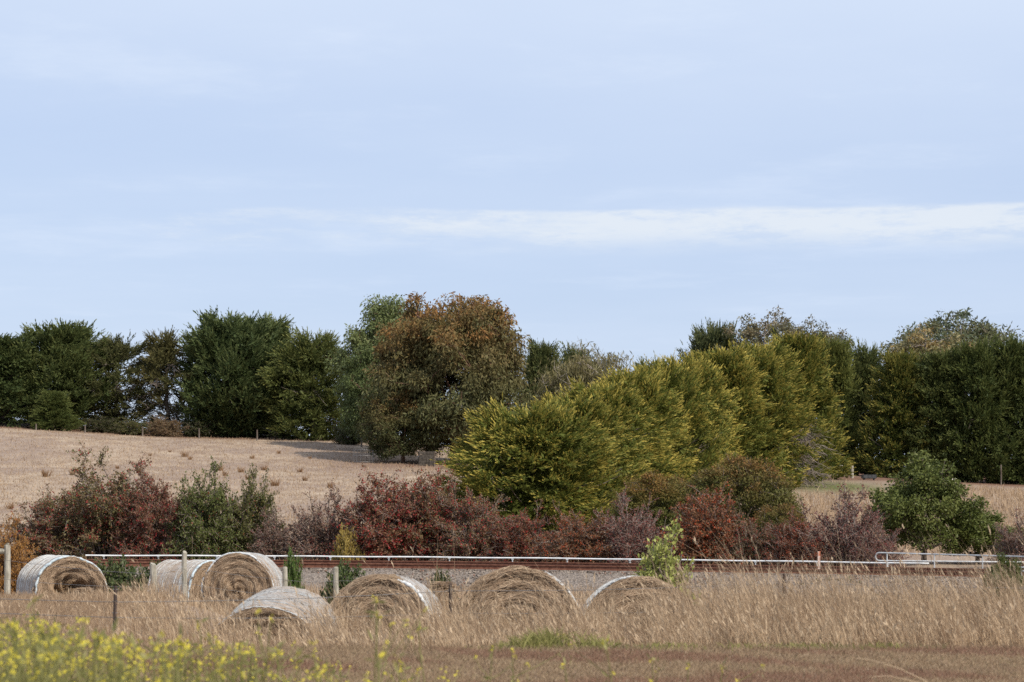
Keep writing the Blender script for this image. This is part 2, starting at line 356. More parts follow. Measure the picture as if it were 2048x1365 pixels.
# ------------------------------------------------------------------ railway: ballast, sleepers, rails, low white pipe
def build_track():
    root = empty('railway_track', (0, 89, -1.5)); root['kind'] = 'structure'
    inv = np.array([0, 89, -1.5])
    xs = np.linspace(-40, 32, 181); yp = pipe_y(xs)
    # cross section: offset in Y from the pipe line
    prof = [(-8.2, -2.30), (-4.9, -1.45), (-1.0, -1.43), (0.6, -1.45), (1.8, -1.9)]
    rng = np.random.default_rng(3)
    prof2 = []
    for (a, za), (b, zb) in zip(prof[:-1], prof[1:]):
        for q in np.linspace(0, 1, 7)[:-1]: prof2.append((a + (b - a) * q, za + (zb - za) * q))
    prof2.append(prof[-1]); prof2 = np.array(prof2)
    V = np.stack([np.repeat(xs[:, None], len(prof2), 1), yp[:, None] + prof2[None, :, 0], np.repeat(prof2[None, :, 1], len(xs), 0)], -1)
    V[..., 2] += rng.normal(0, 0.022, V.shape[:2]) + 0.05 * np.sin(xs * 0.8)[:, None] * (prof2[None, :, 0] < -5)
    k = len(prof2); i = (np.arange(len(xs) - 1) * k)[:, None] + np.arange(k - 1)[None]
    mb = MB(); mb.add(V - inv, Q=np.stack([i, i + 1, i + k + 1, i + k], -1).reshape(-1, 4))
    link('ballast_bed', mb.mesh('ballast_bed'), M['ballast'], root)
    # loose stones over the near shoulder
    n = 15000; u = rng.uniform(-8.0, -1.0, n); x = rng.uniform(-24, 21, n)
    z = np.interp(u, prof2[:, 0], prof2[:, 1]); c = np.stack([x, pipe_y(x) + u, z + 0.012], -1) - inv
    o = np.array([[1, 0, 0], [-1, 0, 0], [0, 1, 0], [0, -1, 0], [0, 0, 1], [0, 0, -1.]])
    s_ = rng.uniform(0.025, 0.055, (n, 1, 1)) * rng.uniform(0.6, 1.3, (n, 6, 1))
    rot = rng.normal(size=(n, 3, 3)); rot = np.linalg.qr(rot)[0]
    V = c[:, None] + np.einsum('vj,njk->nvk', o, rot) * s_
    f = np.array([[0, 2, 4], [2, 1, 4], [1, 3, 4], [3, 0, 4], [2, 0, 5], [1, 2, 5], [3, 1, 5], [0, 3, 5]])
    mb = MB(); mb.add(V, T=(np.arange(n) * 6)[:, None, None] + f[None], A=np.repeat(np.c_[rng.random(n), (rng.random(n) < .08) * .8, np.zeros(n)], 6, 0))
    link('ballast_stones', mb.mesh('ballast_stones'), M['stone'], root, 'stuff')
    # rails: head, web, foot swept along the line
    sect = np.array([(-.035, 0), (.035, 0), (.037, -.035), (.010, -.045), (.009, -.135), (.068, -.150), (.068, -.165), (-.068, -.165), (-.068, -.150), (-.009, -.135), (-.010, -.045), (-.037, -.035)])
    for off, z in ((-3.72, -1.215), (-1.95, -1.165)):
        y = yp + off
        V = np.stack([np.repeat(xs[:, None], 12, 1), y[:, None] + sect[None, :, 0], z + np.repeat(sect[None, :, 1], len(xs), 0)], -1) - inv
        i = (np.arange(len(xs) - 1) * 12)[:, None]; j = np.arange(12)[None]; j2 = (j + 1) % 12
        mb = MB(); mb.add(V, Q=np.stack([i + j, i + j2, i + 12 + j2, i + 12 + j], -1).reshape(-1, 4))
        link('rail', mb.mesh('rail'), M['rail'], root)
    mb = MB(); boxm(mb, (0, 0, 0), (0.24, 2.75, 0.13)); sl = mb.mesh('sleeper')
    sx = -24.0
    while sx < 21:
        yy = float(pipe_y(sx)) - 2.83; o = link('sleeper', sl, M['sleeper'], root)
        o.location = Vector((sx, yy, -1.42)) - Vector(inv); o.rotation_euler = (0.028, 0, math.atan(0.34 + 0.017 * sx) * -0.6 + RNG.normal(0, .02)); sx += 0.66
    # low pipe on short stands, beyond the far rail
    g = empty('white_pipe_rail', (gx(240, 95), 95, -1.4))
    tag(g, 'long low white pipe on short stands running beside the railway track', 'pipe')
    inv2 = np.array(g.location)
    xs2 = np.linspace(-16.2, 14.2, 120); P = np.stack([xs2, pipe_y(xs2), np.full(120, -1.085) + 0.006 * np.sin(xs2 * 1.4)], -1) - inv2
    mb = MB(); tubes(mb, P, np.full((1, 120), 0.028), 8, cap=True); link('pipe', mb.mesh('pipe', True), M['pipe_white'], g)
    x = -15.5
    while x < 14:
        y = float(pipe_y(x)); z = -1.085
        mb = MB(); tubes(mb, np.array([[x, y, -1.5], [x, y, z - .02]]) - inv2, np.full((1, 2), 0.026), 6); boxm(mb, np.array([x, y, z - .04]) - inv2, (.09, .08, .03))
        link('stand', mb.mesh('stand'), M['galv'], g); x += 2.15 + RNG.normal(0, .1)
build_track()

# ------------------------------------------------------------------ tree meshes
def limb_curve(a, b, k=6, sag=0.0, wob=0.0, rng=RNG):
    t = np.linspace(0, 1, k)[:, None]; P = np.asarray(a) * (1 - t) + np.asarray(b) * t
    P[:, 2] += sag * np.sin(t[:, 0] * np.pi); P[1:-1] += rng.normal(0, wob, (k - 2, 3)); return P

def cypress_mesh(seed, H, R, ns, S, shape, npl=14, leaf=10, leaders=5, up=(0.1, 0.7), lean=(0, 0), low=0.03, dead=0, core=1.0, lw=.30):
    """crown of flattened pointed sprays set over an uneven envelope, with inner foliage behind them"""
    rng = np.random.default_rng(seed)
    axis = lambda z: np.stack([lean[0] * z, lean[1] * z, z], -1)
    def env(hf, az): return R * shape(hf) * (1 + .13 * np.sin(az * 3 + hf * 5 + seed) + .12 * np.sin(az * 5 - hf * 9 + seed * 2) + .06 * np.sin(az * 9 + hf * 22))
    hf = low + (.97 - low) * rng.random(ns) ** .92; az = rng.uniform(0, 2 * np.pi, ns); q = np.where(rng.random(ns) < .72, rng.uniform(.86, 1.06, ns), rng.uniform(.60, .84, ns))
    r = env(hf, az) * q; C = np.stack([np.cos(az) * r, np.sin(az) * r, hf * H], -1); C[:, :2] += axis(C[:, 2])[:, :2]
    O = np.stack([np.cos(az), np.sin(az), np.zeros(ns)], -1); rise = rng.uniform(*up, ns) + .9 * sm(.72, 1.0, hf)
    O[:, 2] = rise; O[:, :2] += np.array(lean) * 5
    outer = sm(.62, .95, q); Ss = S * rng.uniform(.65, 1.25, ns)
    for k in range(leaders):      # pointed leaders break the top outline
        a = rng.uniform(0, 6.28); rr = R * rng.uniform(.0, .55); top = H * rng.uniform(.93, 1.0) - H * .16 * (rr / R) ** 2; m = 9; f = rng.random(m); aa = rng.uniform(0, 6.28, m)
        LP = np.stack([np.cos(a) * rr + np.cos(aa) * .25 * S * (1 - f), np.sin(a) * rr + np.sin(aa) * .25 * S * (1 - f), top - S * 1.2 * (1 - f) - S * .35], -1); LP[:, :2] += axis(LP[:, 2])[:, :2]
        C = np.r_[C, LP]; O = np.r_[O, np.stack([np.cos(aa) * .35, np.sin(aa) * .35, np.full(m, 1.0)], -1)]; outer = np.r_[outer, np.ones(m)]; Ss = np.r_[Ss, S * rng.uniform(.8, 1.35, m)]
    ni = int(ns * .45 * core)     # inner foliage
    hi_ = rng.uniform(low, .9, ni); ai = rng.uniform(0, 6.28, ni); ri = env(hi_, ai) * rng.uniform(.15, .68, ni)
    IC = np.stack([np.cos(ai) * ri, np.sin(ai) * ri, hi_ * H], -1); IC[:, :2] += axis(IC[:, 2])[:, :2]
    C = np.r_[C, IC]; O = np.r_[O, nrm(rng.normal(size=(ni, 3)))]; outer = np.r_[outer, np.zeros(ni)]; Ss = np.r_[Ss, S * rng.uniform(1.0, 1.5, ni)]
    n0 = len(C); Ax = nrm(nrm(O) + rng.normal(0, .18, (n0, 3))); lat = nrm(np.cross(Ax, [0, 0, 1.])); upv = np.cross(lat, Ax)
    rp = lambda v: np.repeat(v, npl, 0)
    n = n0 * npl; Sx = rp(Ss); j = rng.normal(0, 1, n); along = rng.uniform(-.55, .30, n); spread = (.24 - .19 * (along + .55) / .85)
    P = rp(C) - np.array([0, 0, .10]) * (np.abs(j) * Sx)[:, None] + rp(Ax) * (along * Sx)[:, None] + rp(lat) * (j * spread * Sx)[:, None] + rp(upv) * (rng.normal(0, .085, n) * Sx)[:, None]
    P[:, 2] = np.maximum(P[:, 2], .05)
    D = nrm(rp(Ax) + rp(lat) * (j * .38)[:, None] + rng.normal(0, .14, (n, 3))); Ls = Sx * rng.uniform(.40, .70, n); out = rp(outer); sprand = rp(rng.random(n0))
    f = np.linspace(0, 1, leaf)[None] + rng.uniform(-.04, .04, (n, leaf))
    bp = P[:, None] + D[:, None] * (Ls[:, None] * f)[..., None]
    ld = nrm(D[:, None] + nrm(rng.normal(size=(n, leaf, 3))) * (.85 * (1.1 - f))[..., None]); ll = Ls[:, None] * (.46 - .24 * f) * rng.uniform(.7, 1.25, (n, leaf))
    A = np.stack([np.repeat(sprand[:, None], leaf, 1) * .55 + rng.random((n, leaf)) * .45, np.clip(sm(.25, 1.0, f) * out[:, None] * rng.uniform(.45, 1.1, (n, 1)), 0, 1), np.zeros((n, leaf))], -1)
    mb = MB(); leaves(mb, bp.reshape(-1, 3), ld.reshape(-1, 3), ll.reshape(-1), ll.reshape(-1) * lw, A.reshape(-1, 3), rng)
    crown = mb.mesh('crown')
    wb = MB(); zt = np.linspace(-.4, H * .86, 8); tr = axis(zt); tr[2:, :2] += rng.normal(0, .06, (6, 2))
    tubes(wb, tr, np.linspace(H * .030, H * .006, 8)[None], 7)
    for i in range(0, min(ns, 110), 2): tubes(wb, limb_curve(axis(np.array(max(.02 * H, C[i, 2] - .35 * r[i]))), C[i], 5, -.05 * r[i], .04, rng), np.linspace(.055, .015, 5)[None], 4)
    trunk = wb.mesh('trunk', True)
    dm = None
    if dead:
        db = MB()
        for q in range(dead):
            a = rng.uniform(0, 6.28); z0 = H * rng.uniform(.12, .75); r0 = R * rng.uniform(.45, 1.02); s0 = np.array([lean[0] * z0, lean[1] * z0, z0])
            e = s0 + np.array([np.cos(a) * r0, np.sin(a) * r0, rng.uniform(-.22, .06) * H])
            c = limb_curve(s0, e, 6, .2, .1, rng); tubes(db, c, np.linspace(.05, .015, 6)[None], 4)
            for b in range(12):
                p0 = c[rng.integers(2, 6)]; e2 = p0 + np.array([np.cos(a), np.sin(a), -.35]) * rng.uniform(.3, 1.0) + rng.normal(0, .45, 3)
                tubes(db, limb_curve(p0, e2, 4, 0, .05, rng), np.linspace(.022, .008, 4)[None], 3)
        dm = db.mesh('dead_branches')
    return dict(H=crown['ext'][0], W=crown['ext'][1], parts=[('crown', crown, 'leaf'), ('trunk', trunk, 'bark')] + ([('dead_branches', dm, 'dead')] if dm else []))

def gum_mesh(seed, H, W, nc, nl, rc, low=.12, stems=4, fork=.12, droop=.8, tipbias='top', shell=(.55, 1), leafl=.34, limbs=9, limb_r=.16, prof=1.0, lw=.26, tipstr=1.0, cone=0.0):
    rng = np.random.default_rng(seed)
    d = nrm(rng.normal(size=(nc * 3, 3))); d = d[d[:, 2] > -.75][:nc]; nc = len(d); u = rng.uniform(*shell, nc)
    cz = H * (low + 1) / 2; C = d * (u * (1 + .07 * np.sin(d[:, 0] * 7 + seed) * np.sin(d[:, 2] * 6)))[:, None] * np.array([W / 2 - rc * .7, W / 2 - rc * .7, H * (1 - low) / 2 - rc * .7]) + np.array([0, 0, cz])
    C[:, :2] *= (1 + .10 * np.sin(np.arctan2(d[:, 1], d[:, 0]) * 3 + seed))[:, None]
    if cone: C[:, :2] *= (1.15 - cone * sm(.25, 1.0, C[:, 2] / H))[:, None]
    rcs = rc * rng.uniform(.65, 1.25, nc)
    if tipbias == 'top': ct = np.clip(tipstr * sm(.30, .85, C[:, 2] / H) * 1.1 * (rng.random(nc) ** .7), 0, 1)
    else: ct = rng.random(nc) * .5
    mb = MB(); p = np.repeat(C, nl, 0); q = rng.normal(size=(nc * nl, 3)); q = nrm(q) * (rng.random((nc * nl, 1)) ** .45)
    q[:, 2] *= .8; p = p + q * np.repeat(rcs, nl)[:, None]
    ld = nrm(rng.normal(size=(nc * nl, 3)) * .8 + np.array([0, 0, -droop]) + q * .4)
    ll = leafl * rng.uniform(.6, 1.2, nc * nl)
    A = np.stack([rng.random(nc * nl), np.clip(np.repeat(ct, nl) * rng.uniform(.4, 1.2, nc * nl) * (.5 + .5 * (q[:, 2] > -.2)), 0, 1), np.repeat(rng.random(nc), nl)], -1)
    leaves(mb, p, ld, ll, ll * lw, A, rng); crown = mb.mesh('crown')
    wb = MB(); fk = np.array([0, 0, H * fork])
    tubes(wb, limb_curve((0, 0, -.4), fk, 4), np.linspace(limb_r * 2.0, limb_r * 1.5, 4)[None], 8)
    sel = [int(np.argmax(C[:, 2]))]
    for _ in range(limbs - 1):
        dist = np.min([np.linalg.norm(C - C[s_], axis=1) for s_ in sel], 0); sel.append(int(np.argmax(dist)))
    curves = []
    for s_ in sel:
        e = C[s_]; c = limb_curve(fk, e, 9, 0, .10, rng)
        tt = np.linspace(0, 1, 9)[:, None]; c[:, :2] = fk[:2] + (c[:, :2] - fk[:2]) * (tt ** .25); 
        curves.append(c); tubes(wb, c, np.linspace(limb_r, limb_r * .18, 9)[None], 6)
    allp = np.concatenate([c[2:8] for c in curves])
    for i in range(nc):
        below = allp[(allp[:, 2] < C[i, 2] + .3)]
        if not len(below): below = allp
        b = below[np.argmin(np.linalg.norm(below - C[i], axis=1))]
        tubes(wb, limb_curve(b, C[i], 5, .15, .06, rng), np.linspace(limb_r * .30, .012, 5)[None], 4)
        for s_ in range(3): tubes(wb, limb_curve(C[i] - (C[i] - b) * .15, C[i] + nrm(rng.normal(size=3) + [0, 0, .4]) * rcs[i] * .8, 3), np.linspace(.018, .006, 3)[None], 3)
    return dict(H=crown['ext'][0], W=crown['ext'][1], parts=[('crown', crown, 'leaf'), ('trunk', wb.mesh('trunk', True), 'bark')])

def bush_mesh(seed, H, W, nst, ntw, nleaf, nberry, leafl=.085, wtwig=.010, bare=.0, dome=1.0, upright=.0, berry=.045):
    """stems from the foot, side twigs, small leaves and berries on the twigs"""
    rng = np.random.default_rng(seed)
    d = nrm(rng.normal(size=(nst, 3))); d[:, 2] = np.abs(d[:, 2]); u = rng.uniform(.45, 1.0, nst) ** .6
    lob = 1 + .10 * np.sin(np.arctan2(d[:, 1], d[:, 0]) * 3 + seed) + rng.normal(0, .06, nst)
    E = d * u[:, None] * lob[:, None] * np.array([W / 2, W / 2, H]) * .93; E[:, 2] += .03 * H
    S0 = E * np.array([.18, .18, 0]) + rng.normal(0, .03 * W, (nst, 3)) * np.array([1, 1, 0]); S0[:, 2] = -.15
    k = 7; t = np.linspace(0, 1, k)[None, :, None]
    mid = S0 * .45 + E * .55; mid[:, :2] = S0[:, :2] * .65 + E[:, :2] * .35; mid[:, 2] += .18 * H * (1 - upright)
    P = (1 - t) ** 2 * S0[:, None] + 2 * t * (1 - t) * mid[:, None] + t ** 2 * E[:, None]; P[:, 1:] += rng.normal(0, .02 * H, (nst, k - 1, 3))
    wb = MB(); tubes(wb, P, np.linspace(.035, .007, k)[None] * rng.uniform(.6, 1.2, (nst, 1)), 4)
    si = rng.integers(0, nst, ntw); ki = rng.uniform(1.6, k - 1.001, ntw); k0 = ki.astype(int); fr = (ki - k0)[:, None]
    B = P[si, k0] * (1 - fr) + P[si, k0 + 1] * fr; out = nrm(B - np.array([0, 0, .25 * H])) 
    D = nrm(out * .7 + rng.normal(0, .6, (ntw, 3)) + [0, 0, .15 + upright]); Lt = H * rng.uniform(.08, .21, ntw)
    tt = np.linspace(0, 1, 4)[None, :, None]; TP = B[:, None] + D[:, None] * tt * Lt[:, None, None]; TP[..., 2] += (-.10 * Lt[:, None] * tt[..., 0] ** 2); TP[:, 1:] += rng.normal(0, .015, (ntw, 3, 3))
    tubes(wb, TP, np.linspace(wtwig, wtwig * .35, 4)[None].repeat(ntw, 0), 3)
    TP[..., 2] = np.maximum(TP[..., 2], .05)
    zone = rng.random(ntw)
    def on_twigs(n):
        i = rng.integers(0, ntw, n); f = rng.uniform(.1, 1.0, n) * 2.999; f0 = f.astype(int); g = (f - f0)[:, None]
        return i, TP[i, f0] * (1 - g) + TP[i, f0 + 1] * g + rng.normal(0, .035, (n, 3))
    lb = MB(); i, p = on_twigs(nleaf); ll = leafl * rng.uniform(.6, 1.3, nleaf)
    leaves(lb, p, rng.normal(size=(nleaf, 3)) + [0, 0, .2], ll, ll * .6, np.c_[rng.random(nleaf), np.zeros(nleaf), zone[i] * rng.random(nleaf)], rng)
    if nberry:
        bz = np.where(zone < .5)[0]; i = bz[rng.integers(0, len(bz), nberry)]; f = rng.uniform(.2, 1, nberry)[:, None]
        p = TP[i, 1] * (1 - f) + TP[i, 3] * f + rng.normal(0, .03, (nberry, 3)); bl = berry * rng.uniform(.6, 1.4, nberry)
        leaves(lb, p, rng.normal(size=(nberry, 3)) + [0, 0, -.4], bl, bl * .8, np.c_[rng.random(nberry), rng.uniform(.6, 1, nberry), rng.random(nberry)], rng)
    fm = lb.mesh('foliage')
    return dict(H=fm['ext'][2], W=fm['ext'][1], parts=[('foliage', fm, 'leaf'), ('stems', wb.mesh('stems'), 'bark')])

def put(name, proto, px, Y, top, width, label, cat, leaf, bark='bark', tint=(1, 1, 1), rz=0.0, group=None, z=None, depth=None):
    """stand a copy of a mesh set on the ground so that it has the height and width read in the photograph"""
    X = gx(px, Y); z0 = float(h(X, Y)) if z is None else z
    H = EYE + (HZ - top) / F * Y - z0; W = width / F * Y; sxy = W / proto['W']
    root = empty(name, (X, Y, z0), rz, (sxy, sxy if depth is None else depth, H / proto['H']))
    tag(root, label, cat, group)
    for nm, me, kind in proto['parts']:
        mt = M[leaf] if kind == 'leaf' else (M['dead'] if kind == 'dead' else M[bark])
        link(nm, me, mt, root, kind='stuff' if kind == 'dead' else None, color=tint if kind == 'leaf' else None)
    return root

round_ = lambda q: np.sqrt(np.clip(1 - np.clip((q - .42) / .60, -1, 1) ** 2, .02, 1)) * (.55 + .45 * sm(0, .3, q))
wide_low = lambda q: np.sqrt(np.clip(1 - q ** 2.6, .01, 1)) * (.80 + .20 * sm(0, .2, q))
conic = lambda q: (1 - .72 * q ** 1.4) * (.8 + .2 * sm(0, .15, q))
PC = {}
PC['mac1'] = cypress_mesh(21, 11, 4.6, 300, 1.9, round_, leaders=9, up=(.45, 1.3))
PC['mac2'] = cypress_mesh(22, 11, 4.6, 310, 1.7, wide_low, leaders=8, up=(.05, .6), dead=8)
PC['mac3'] = cypress_mesh(23, 11, 4.2, 320, 1.6, conic, leaders=6, up=(.05, .6))
PC['thin'] = cypress_mesh(24, 10, 3.8, 170, 1.45, round_, leaders=5, up=(.0, .6), low=.05, dead=26, core=.7)
PC['thin2'] = cypress_mesh(29, 10, 3.8, 150, 1.45, round_, leaders=5, up=(.0, .7), low=.06, dead=36, core=.6)
PC['gold1'] = cypress_mesh(25, 7.0, 4.6, 420, 1.15, wide_low, leaders=8, up=(.0, .55), lean=(-.03, 0), low=.02)
PC['gold2'] = cypress_mesh(26, 8.5, 4.0, 400, 1.25, wide_low, leaders=8, up=(.0, .55), lean=(-.03, 0), low=.02)
PC['gold3'] = cypress_mesh(27, 9.5, 3.9, 380, 1.3, conic, leaders=6, up=(.05, .6), low=.02)
PC['gold_dead'] = cypress_mesh(28, 5.5, 3.6, 70, 1.1, round_, leaders=2, up=(.0, .5), low=.05, dead=90, core=.5)
PC['gum_big'] = gum_mesh(31, 12.5, 12.8, 330, 260, 1.10, low=-.06, limbs=13, limb_r=.17, leafl=.33, lw=.33, shell=(.5, 1), tipstr=1.15)
PC['gum_back'] = gum_mesh(32, 12.7, 9.5, 220, 230, 1.15, low=-.05, limbs=8, leafl=.34, lw=.34, tipbias='rand')
PC['gum_open1'] = gum_mesh(33, 13.5, 9.0, 80, 120, .80, low=.42, limbs=12, fork=.18, leafl=.36, limb_r=.13, shell=(.45, 1), droop=.5, lw=.34)
PC['gum_open2'] = gum_mesh(34, 13.5, 11.0, 100, 130, .95, low=.42, limbs=14, fork=.20, leafl=.36, limb_r=.15, shell=(.4, 1), droop=.5, lw=.34)
PC['willow'] = gum_mesh(35, 9.5, 9.5, 190, 100, 1.0, low=.05, limbs=16, fork=.2, leafl=.42, limb_r=.11, droop=1.6, tipbias='rand', shell=(.3, 1), lw=.17)
PC['wattle'] = gum_mesh(36, 5.0, 6.0, 190, 230, .55, low=-.12, limbs=8, leafl=.15, limb_r=.07, droop=.2, shell=(.6, 1), lw=.45)
PC['evergreen'] = gum_mesh(37, 4.4, 4.6, 95, 280, .48, low=-.08, limbs=9, leafl=.14, limb_r=.06, droop=.0, tipbias='rand', shell=(.35, 1), lw=.5, cone=.72)
PC['haw1'] = bush_mesh(41, 3.2, 4.6, 80, 1500, 36000, 8500, leafl=.075, berry=.05)
PC['haw2'] = bush_mesh(42, 3.0, 3.4, 70, 1300, 32000, 1200, leafl=.075, berry=.05)
PC['haw3'] = bush_mesh(43, 2.6, 3.4, 80, 1600, 22000, 6000, leafl=.068, berry=.048)
PC['haw4'] = bush_mesh(44, 2.6, 3.6, 90, 1900, 11000, 2600, leafl=.075, wtwig=.011, upright=.25)
PC['haw5'] = bush_mesh(45, 2.9, 3.4, 80, 1500, 28000, 9000, leafl=.075, berry=.052)
PC['bramble'] = bush_mesh(46, 1.0, 2.6, 70, 700, 9000, 300, leafl=.09)
PC['upright'] = bush_mesh(47, 1.0, .9, 80, 900, 14000, 0, leafl=.055, wtwig=.005, upright=.35)

# ------------------------------------------------------------------ the trees
# left windbreak along the top of the paddock
g = 'dark windbreak trees along the top of the paddock'
for kind, px, Y, top, wd, leaf, tint, rz, name, label in [
    ('mac3', 8, 224, 668, 190, 'cypress', (.95, 1.05, 1.0), .3, 'cypress_tree', 'dark green cypress at the end of the windbreak by the low board fence'),
    ('mac1', 118, 226, 646, 205, 'cypress', (1.0, 1.05, .95), 1.9, 'cypress_tree', 'broad dark cypress with a swept top behind a small young cypress'),
    ('mac3', 108, 220, 782, 82, 'cypress', (1.15, 1.2, 1.0), .8, 'young_cypress', 'small young cypress growing in front of the broad dark windbreak tree'),
    ('thin', 232, 227, 672, 165, 'thin', (.95, 1.0, .9), 2.6, 'thin_cypress', 'olive brown cypress full of dead twigs beside the swept dark cypress'),
    ('thin2', 335, 226, 662, 150, 'thin', (1.05, 1.0, .9), .4, 'thin_cypress', 'thin half-bare cypress with grey hanging branches and sky showing through'),
    ('mac1', 462, 225, 627, 215, 'cypress', (.88, .98, .98), 4.1, 'cypress_tree', 'tallest dark cypress of the windbreak with spiky upswept crown'),
    ('mac3', 536, 229, 634, 170, 'cypress', (1.0, 1.05, .95), 5.2, 'cypress_tree', 'dark cypress with a pointed leader standing between tallest and bushy windbreak trees'),
    ('mac2', 628, 222, 664, 190, 'cypress', (1.15, 1.12, .92), 1.0, 'cypress_tree', 'bushy green cypress with brownish tips next to the big gum trees'),
]: put(name, PC[kind], px, Y, top, wd * 1.12, label, 'tree', leaf, tint=tint, rz=rz, group=g if name == 'cypress_tree' else None)
for px, Y, top, wd, lb, lf, tn in [(265, 221, 842, 80, 'low olive undergrowth below the olive brown cypress', 'haw_green', (1, .95, 1)), (330, 221, 838, 75, 'pale brown scrub below the thin half-bare cypress', 'haw_pink', (1.1, 1.2, .9)), (200, 222, 836, 90, 'dark scrub between the young cypress and the olive brown one', 'haw_green', (.6, .6, .7)), (395, 223, 838, 80, 'dark scrub at the foot of the tallest windbreak cypress', 'haw_green', (.55, .6, .7)), (960, 197, 838, 130, 'dark scrub behind the trunk of the big brown gum', 'haw_green', (.6, .65, .6)), (700, 214, 850, 70, 'dark scrub in the gap before the lower green gum', 'haw_green', (.6, .65, .7))]:
    put('scrub_bush', PC['haw2'], px, Y, top, wd, lb, 'bush', lf, 'twig', tn, px * .3, 'scrub under the windbreak')
# gums in the middle
put('gum_tree', PC['gum_back'], 782, 206, 597, 205, 'rounded bright green gum tree rising behind the brown-leaved gum', 'tree', 'gum_green', 'bark_red', rz=.6)
put('gum_tree', PC['gum_back'], 742, 203, 695, 135, 'lower green gum beside the bushy end cypress of the windbreak', 'tree', 'gum_green', 'bark_red', (.72, .78, .72), rz=2.2)
put('gum_tree', PC['gum_big'], 908, 190, 594, 308, 'largest tree, broad dome gum with rusty brown leaves and red branches', 'tree', 'gum_brown', 'bark_red', rz=.2)
put('gum_tree', PC['wattle'], 806, 189, 782, 185, 'low dense dark gum regrowth hugging the trunk of the big brown gum', 'tree', 'gum_brown', 'bark_red', (.8, .85, .8), rz=3.4)
put('cypress_tree', PC['mac3'], 1085, 226, 684, 110, 'dark cypress showing between the big brown gum and the half-bare willow', 'tree', 'cypress', rz=.5)
put('cypress_tree', PC['mac2'], 1150, 232, 694, 120, 'dark cypress mostly hidden behind the half-bare willow', 'tree', 'cypress', rz=1.4)
put('willow_tree', PC['willow'], 1180, 200, 690, 230, 'half-bare olive willow with pale twigs above the golden hedge', 'tree', 'willow', 'bark_pale', rz=.9)
put('cypress_tree', PC['mac2'], 1300, 240, 722, 120, 'small far cypress peeping over the golden hedge beside the willow', 'tree', 'cypress', rz=.2)
put('cypress_tree', PC['mac1'], 1425, 236, 648, 150, 'dark far conifer behind the golden hedge beside the open-crowned gum', 'tree', 'cypress', tint=(.95, .95, 1.1), rz=2.0)
put('gum_tree', PC['gum_open1'], 1530, 232, 618, 175, 'airy gum with bare pale limbs and tufted leaves behind the golden hedge', 'tree', 'gum_open', 'bark_pale', rz=1.1)
put('gum_tree', PC['gum_open1'], 1645, 236, 636, 135, 'smaller airy gum behind the tallest golden cypress of the hedge', 'tree', 'gum_open', 'bark_pale', (.85, .9, .9), rz=3.0)
put('gum_tree', PC['gum_open2'], 1900, 226, 622, 260, 'wide pale-limbed gum rising behind the dark right-hand cypress row', 'tree', 'gum_open', 'bark_pale', (.8, .95, .85), rz=.4)
put('gum_tree', PC['gum_open1'], 1865, 214, 655, 200, 'thin yellowing gum with bare twigs in front of the wide gum', 'tree', 'gum_open', 'bark_pale', (1.5, 1.35, 1.0), rz=4.4)
# golden cypress hedge climbing away from the railway
hl = ['first golden cypress of the hedge, broad and low, behind the red hawthorns', 'second golden cypress of the hedge counted from the railway', 'third golden cypress of the hedge counted from the railway',
      'fourth golden cypress of the hedge counted from the railway', 'fifth golden cypress of the hedge counted from the railway', 'sixth golden cypress of the hedge counted from the railway', 'seventh golden cypress of the hedge counted from the railway',
      'eighth golden cypress of the hedge counted from the railway', 'ninth golden cypress of the hedge, just before the tall end trees', 'tall golden cypress near the yard end of the hedge', 'low golden cypress choked with grey dead branches at the yard end of the hedge']
hd = [(1058, 118, 808, 390, 'gold1', .2), (1142, 124, 792, 270, 'gold1', 2.6), (1198, 131, 768, 235, 'gold2', .9), (1262, 138, 742, 220, 'gold2', 3.3), (1322, 145, 724, 210, 'gold1', 4.6), (1378, 152, 716, 205, 'gold2', 5.5),
      (1434, 159, 700, 200, 'gold3', .5), (1490, 166, 696, 195, 'gold2', 1.7), (1540, 173, 690, 190, 'gold3', 2.4), (1592, 180, 670, 185, 'gold3', 4.0), (1562, 168, 806, 215, 'gold_dead', 5.0)]
for i, (px, Y, top, wd, kind, rz) in enumerate(hd):
    t = 1 - .045 * max(0, i - 5)
    put('golden_cypress', PC[kind], px + (6, -8, 5, -4, 9, -6, 4, 8, -5, 0, 0)[i], Y, top, wd * (1.0, 1.12, 1.2, 1.12, 1.25, 1.15, 1.25, 1.18, 1.2, 1.1, 1.0)[i], hl[i], 'tree', 'golden', tint=(t * (1.0 - .03 * (i > 7)), t, t), rz=rz, group='golden cypress hedge')
# dark row on the right
g = 'dark cypress row behind the yard gate'
for kind, px, Y, top, wd, leaf, tint, rz, label in [
    ('mac3', 1668, 197, 676, 120, 'cypress', (1.3, 1.25, .9), .2, 'green cypress in the yard corner just behind the golden hedge end'),
    ('mac2', 1732, 200, 690, 130, 'cypress', (.95, .95, .85), 1.2, 'shaded cypress with open foot directly behind the timber gate'),
    ('gold3', 1802, 194, 705, 150, 'golden', (.62, .66, .72), 2.1, 'olive cypress with golden tips between two darker cypresses by the gate'),
    ('mac3', 1880, 193, 700, 150, 'cypress', (.82, .85, .72), 3.3, 'dark dense cypress behind the pale concrete trough'),
    ('mac2', 1952, 192, 684, 175, 'cypress', (.85, .9, .72), 4.4, 'dark dense cypress whose bare trunk foot shows above the soil'),
    ('mac3', 2030, 192, 676, 170, 'cypress', (.80, .85, .7), 5.1, 'very dark cypress after the one with the bare trunk foot'),
    ('mac2', 2110, 192, 690, 180, 'cypress', (.85, .9, .75), .7, 'last dark cypress of the row, farthest from the gate'),
]: put('cypress_tree', PC[kind], px, Y, top, wd, label, 'tree', leaf, tint=tint, rz=rz, group=g)
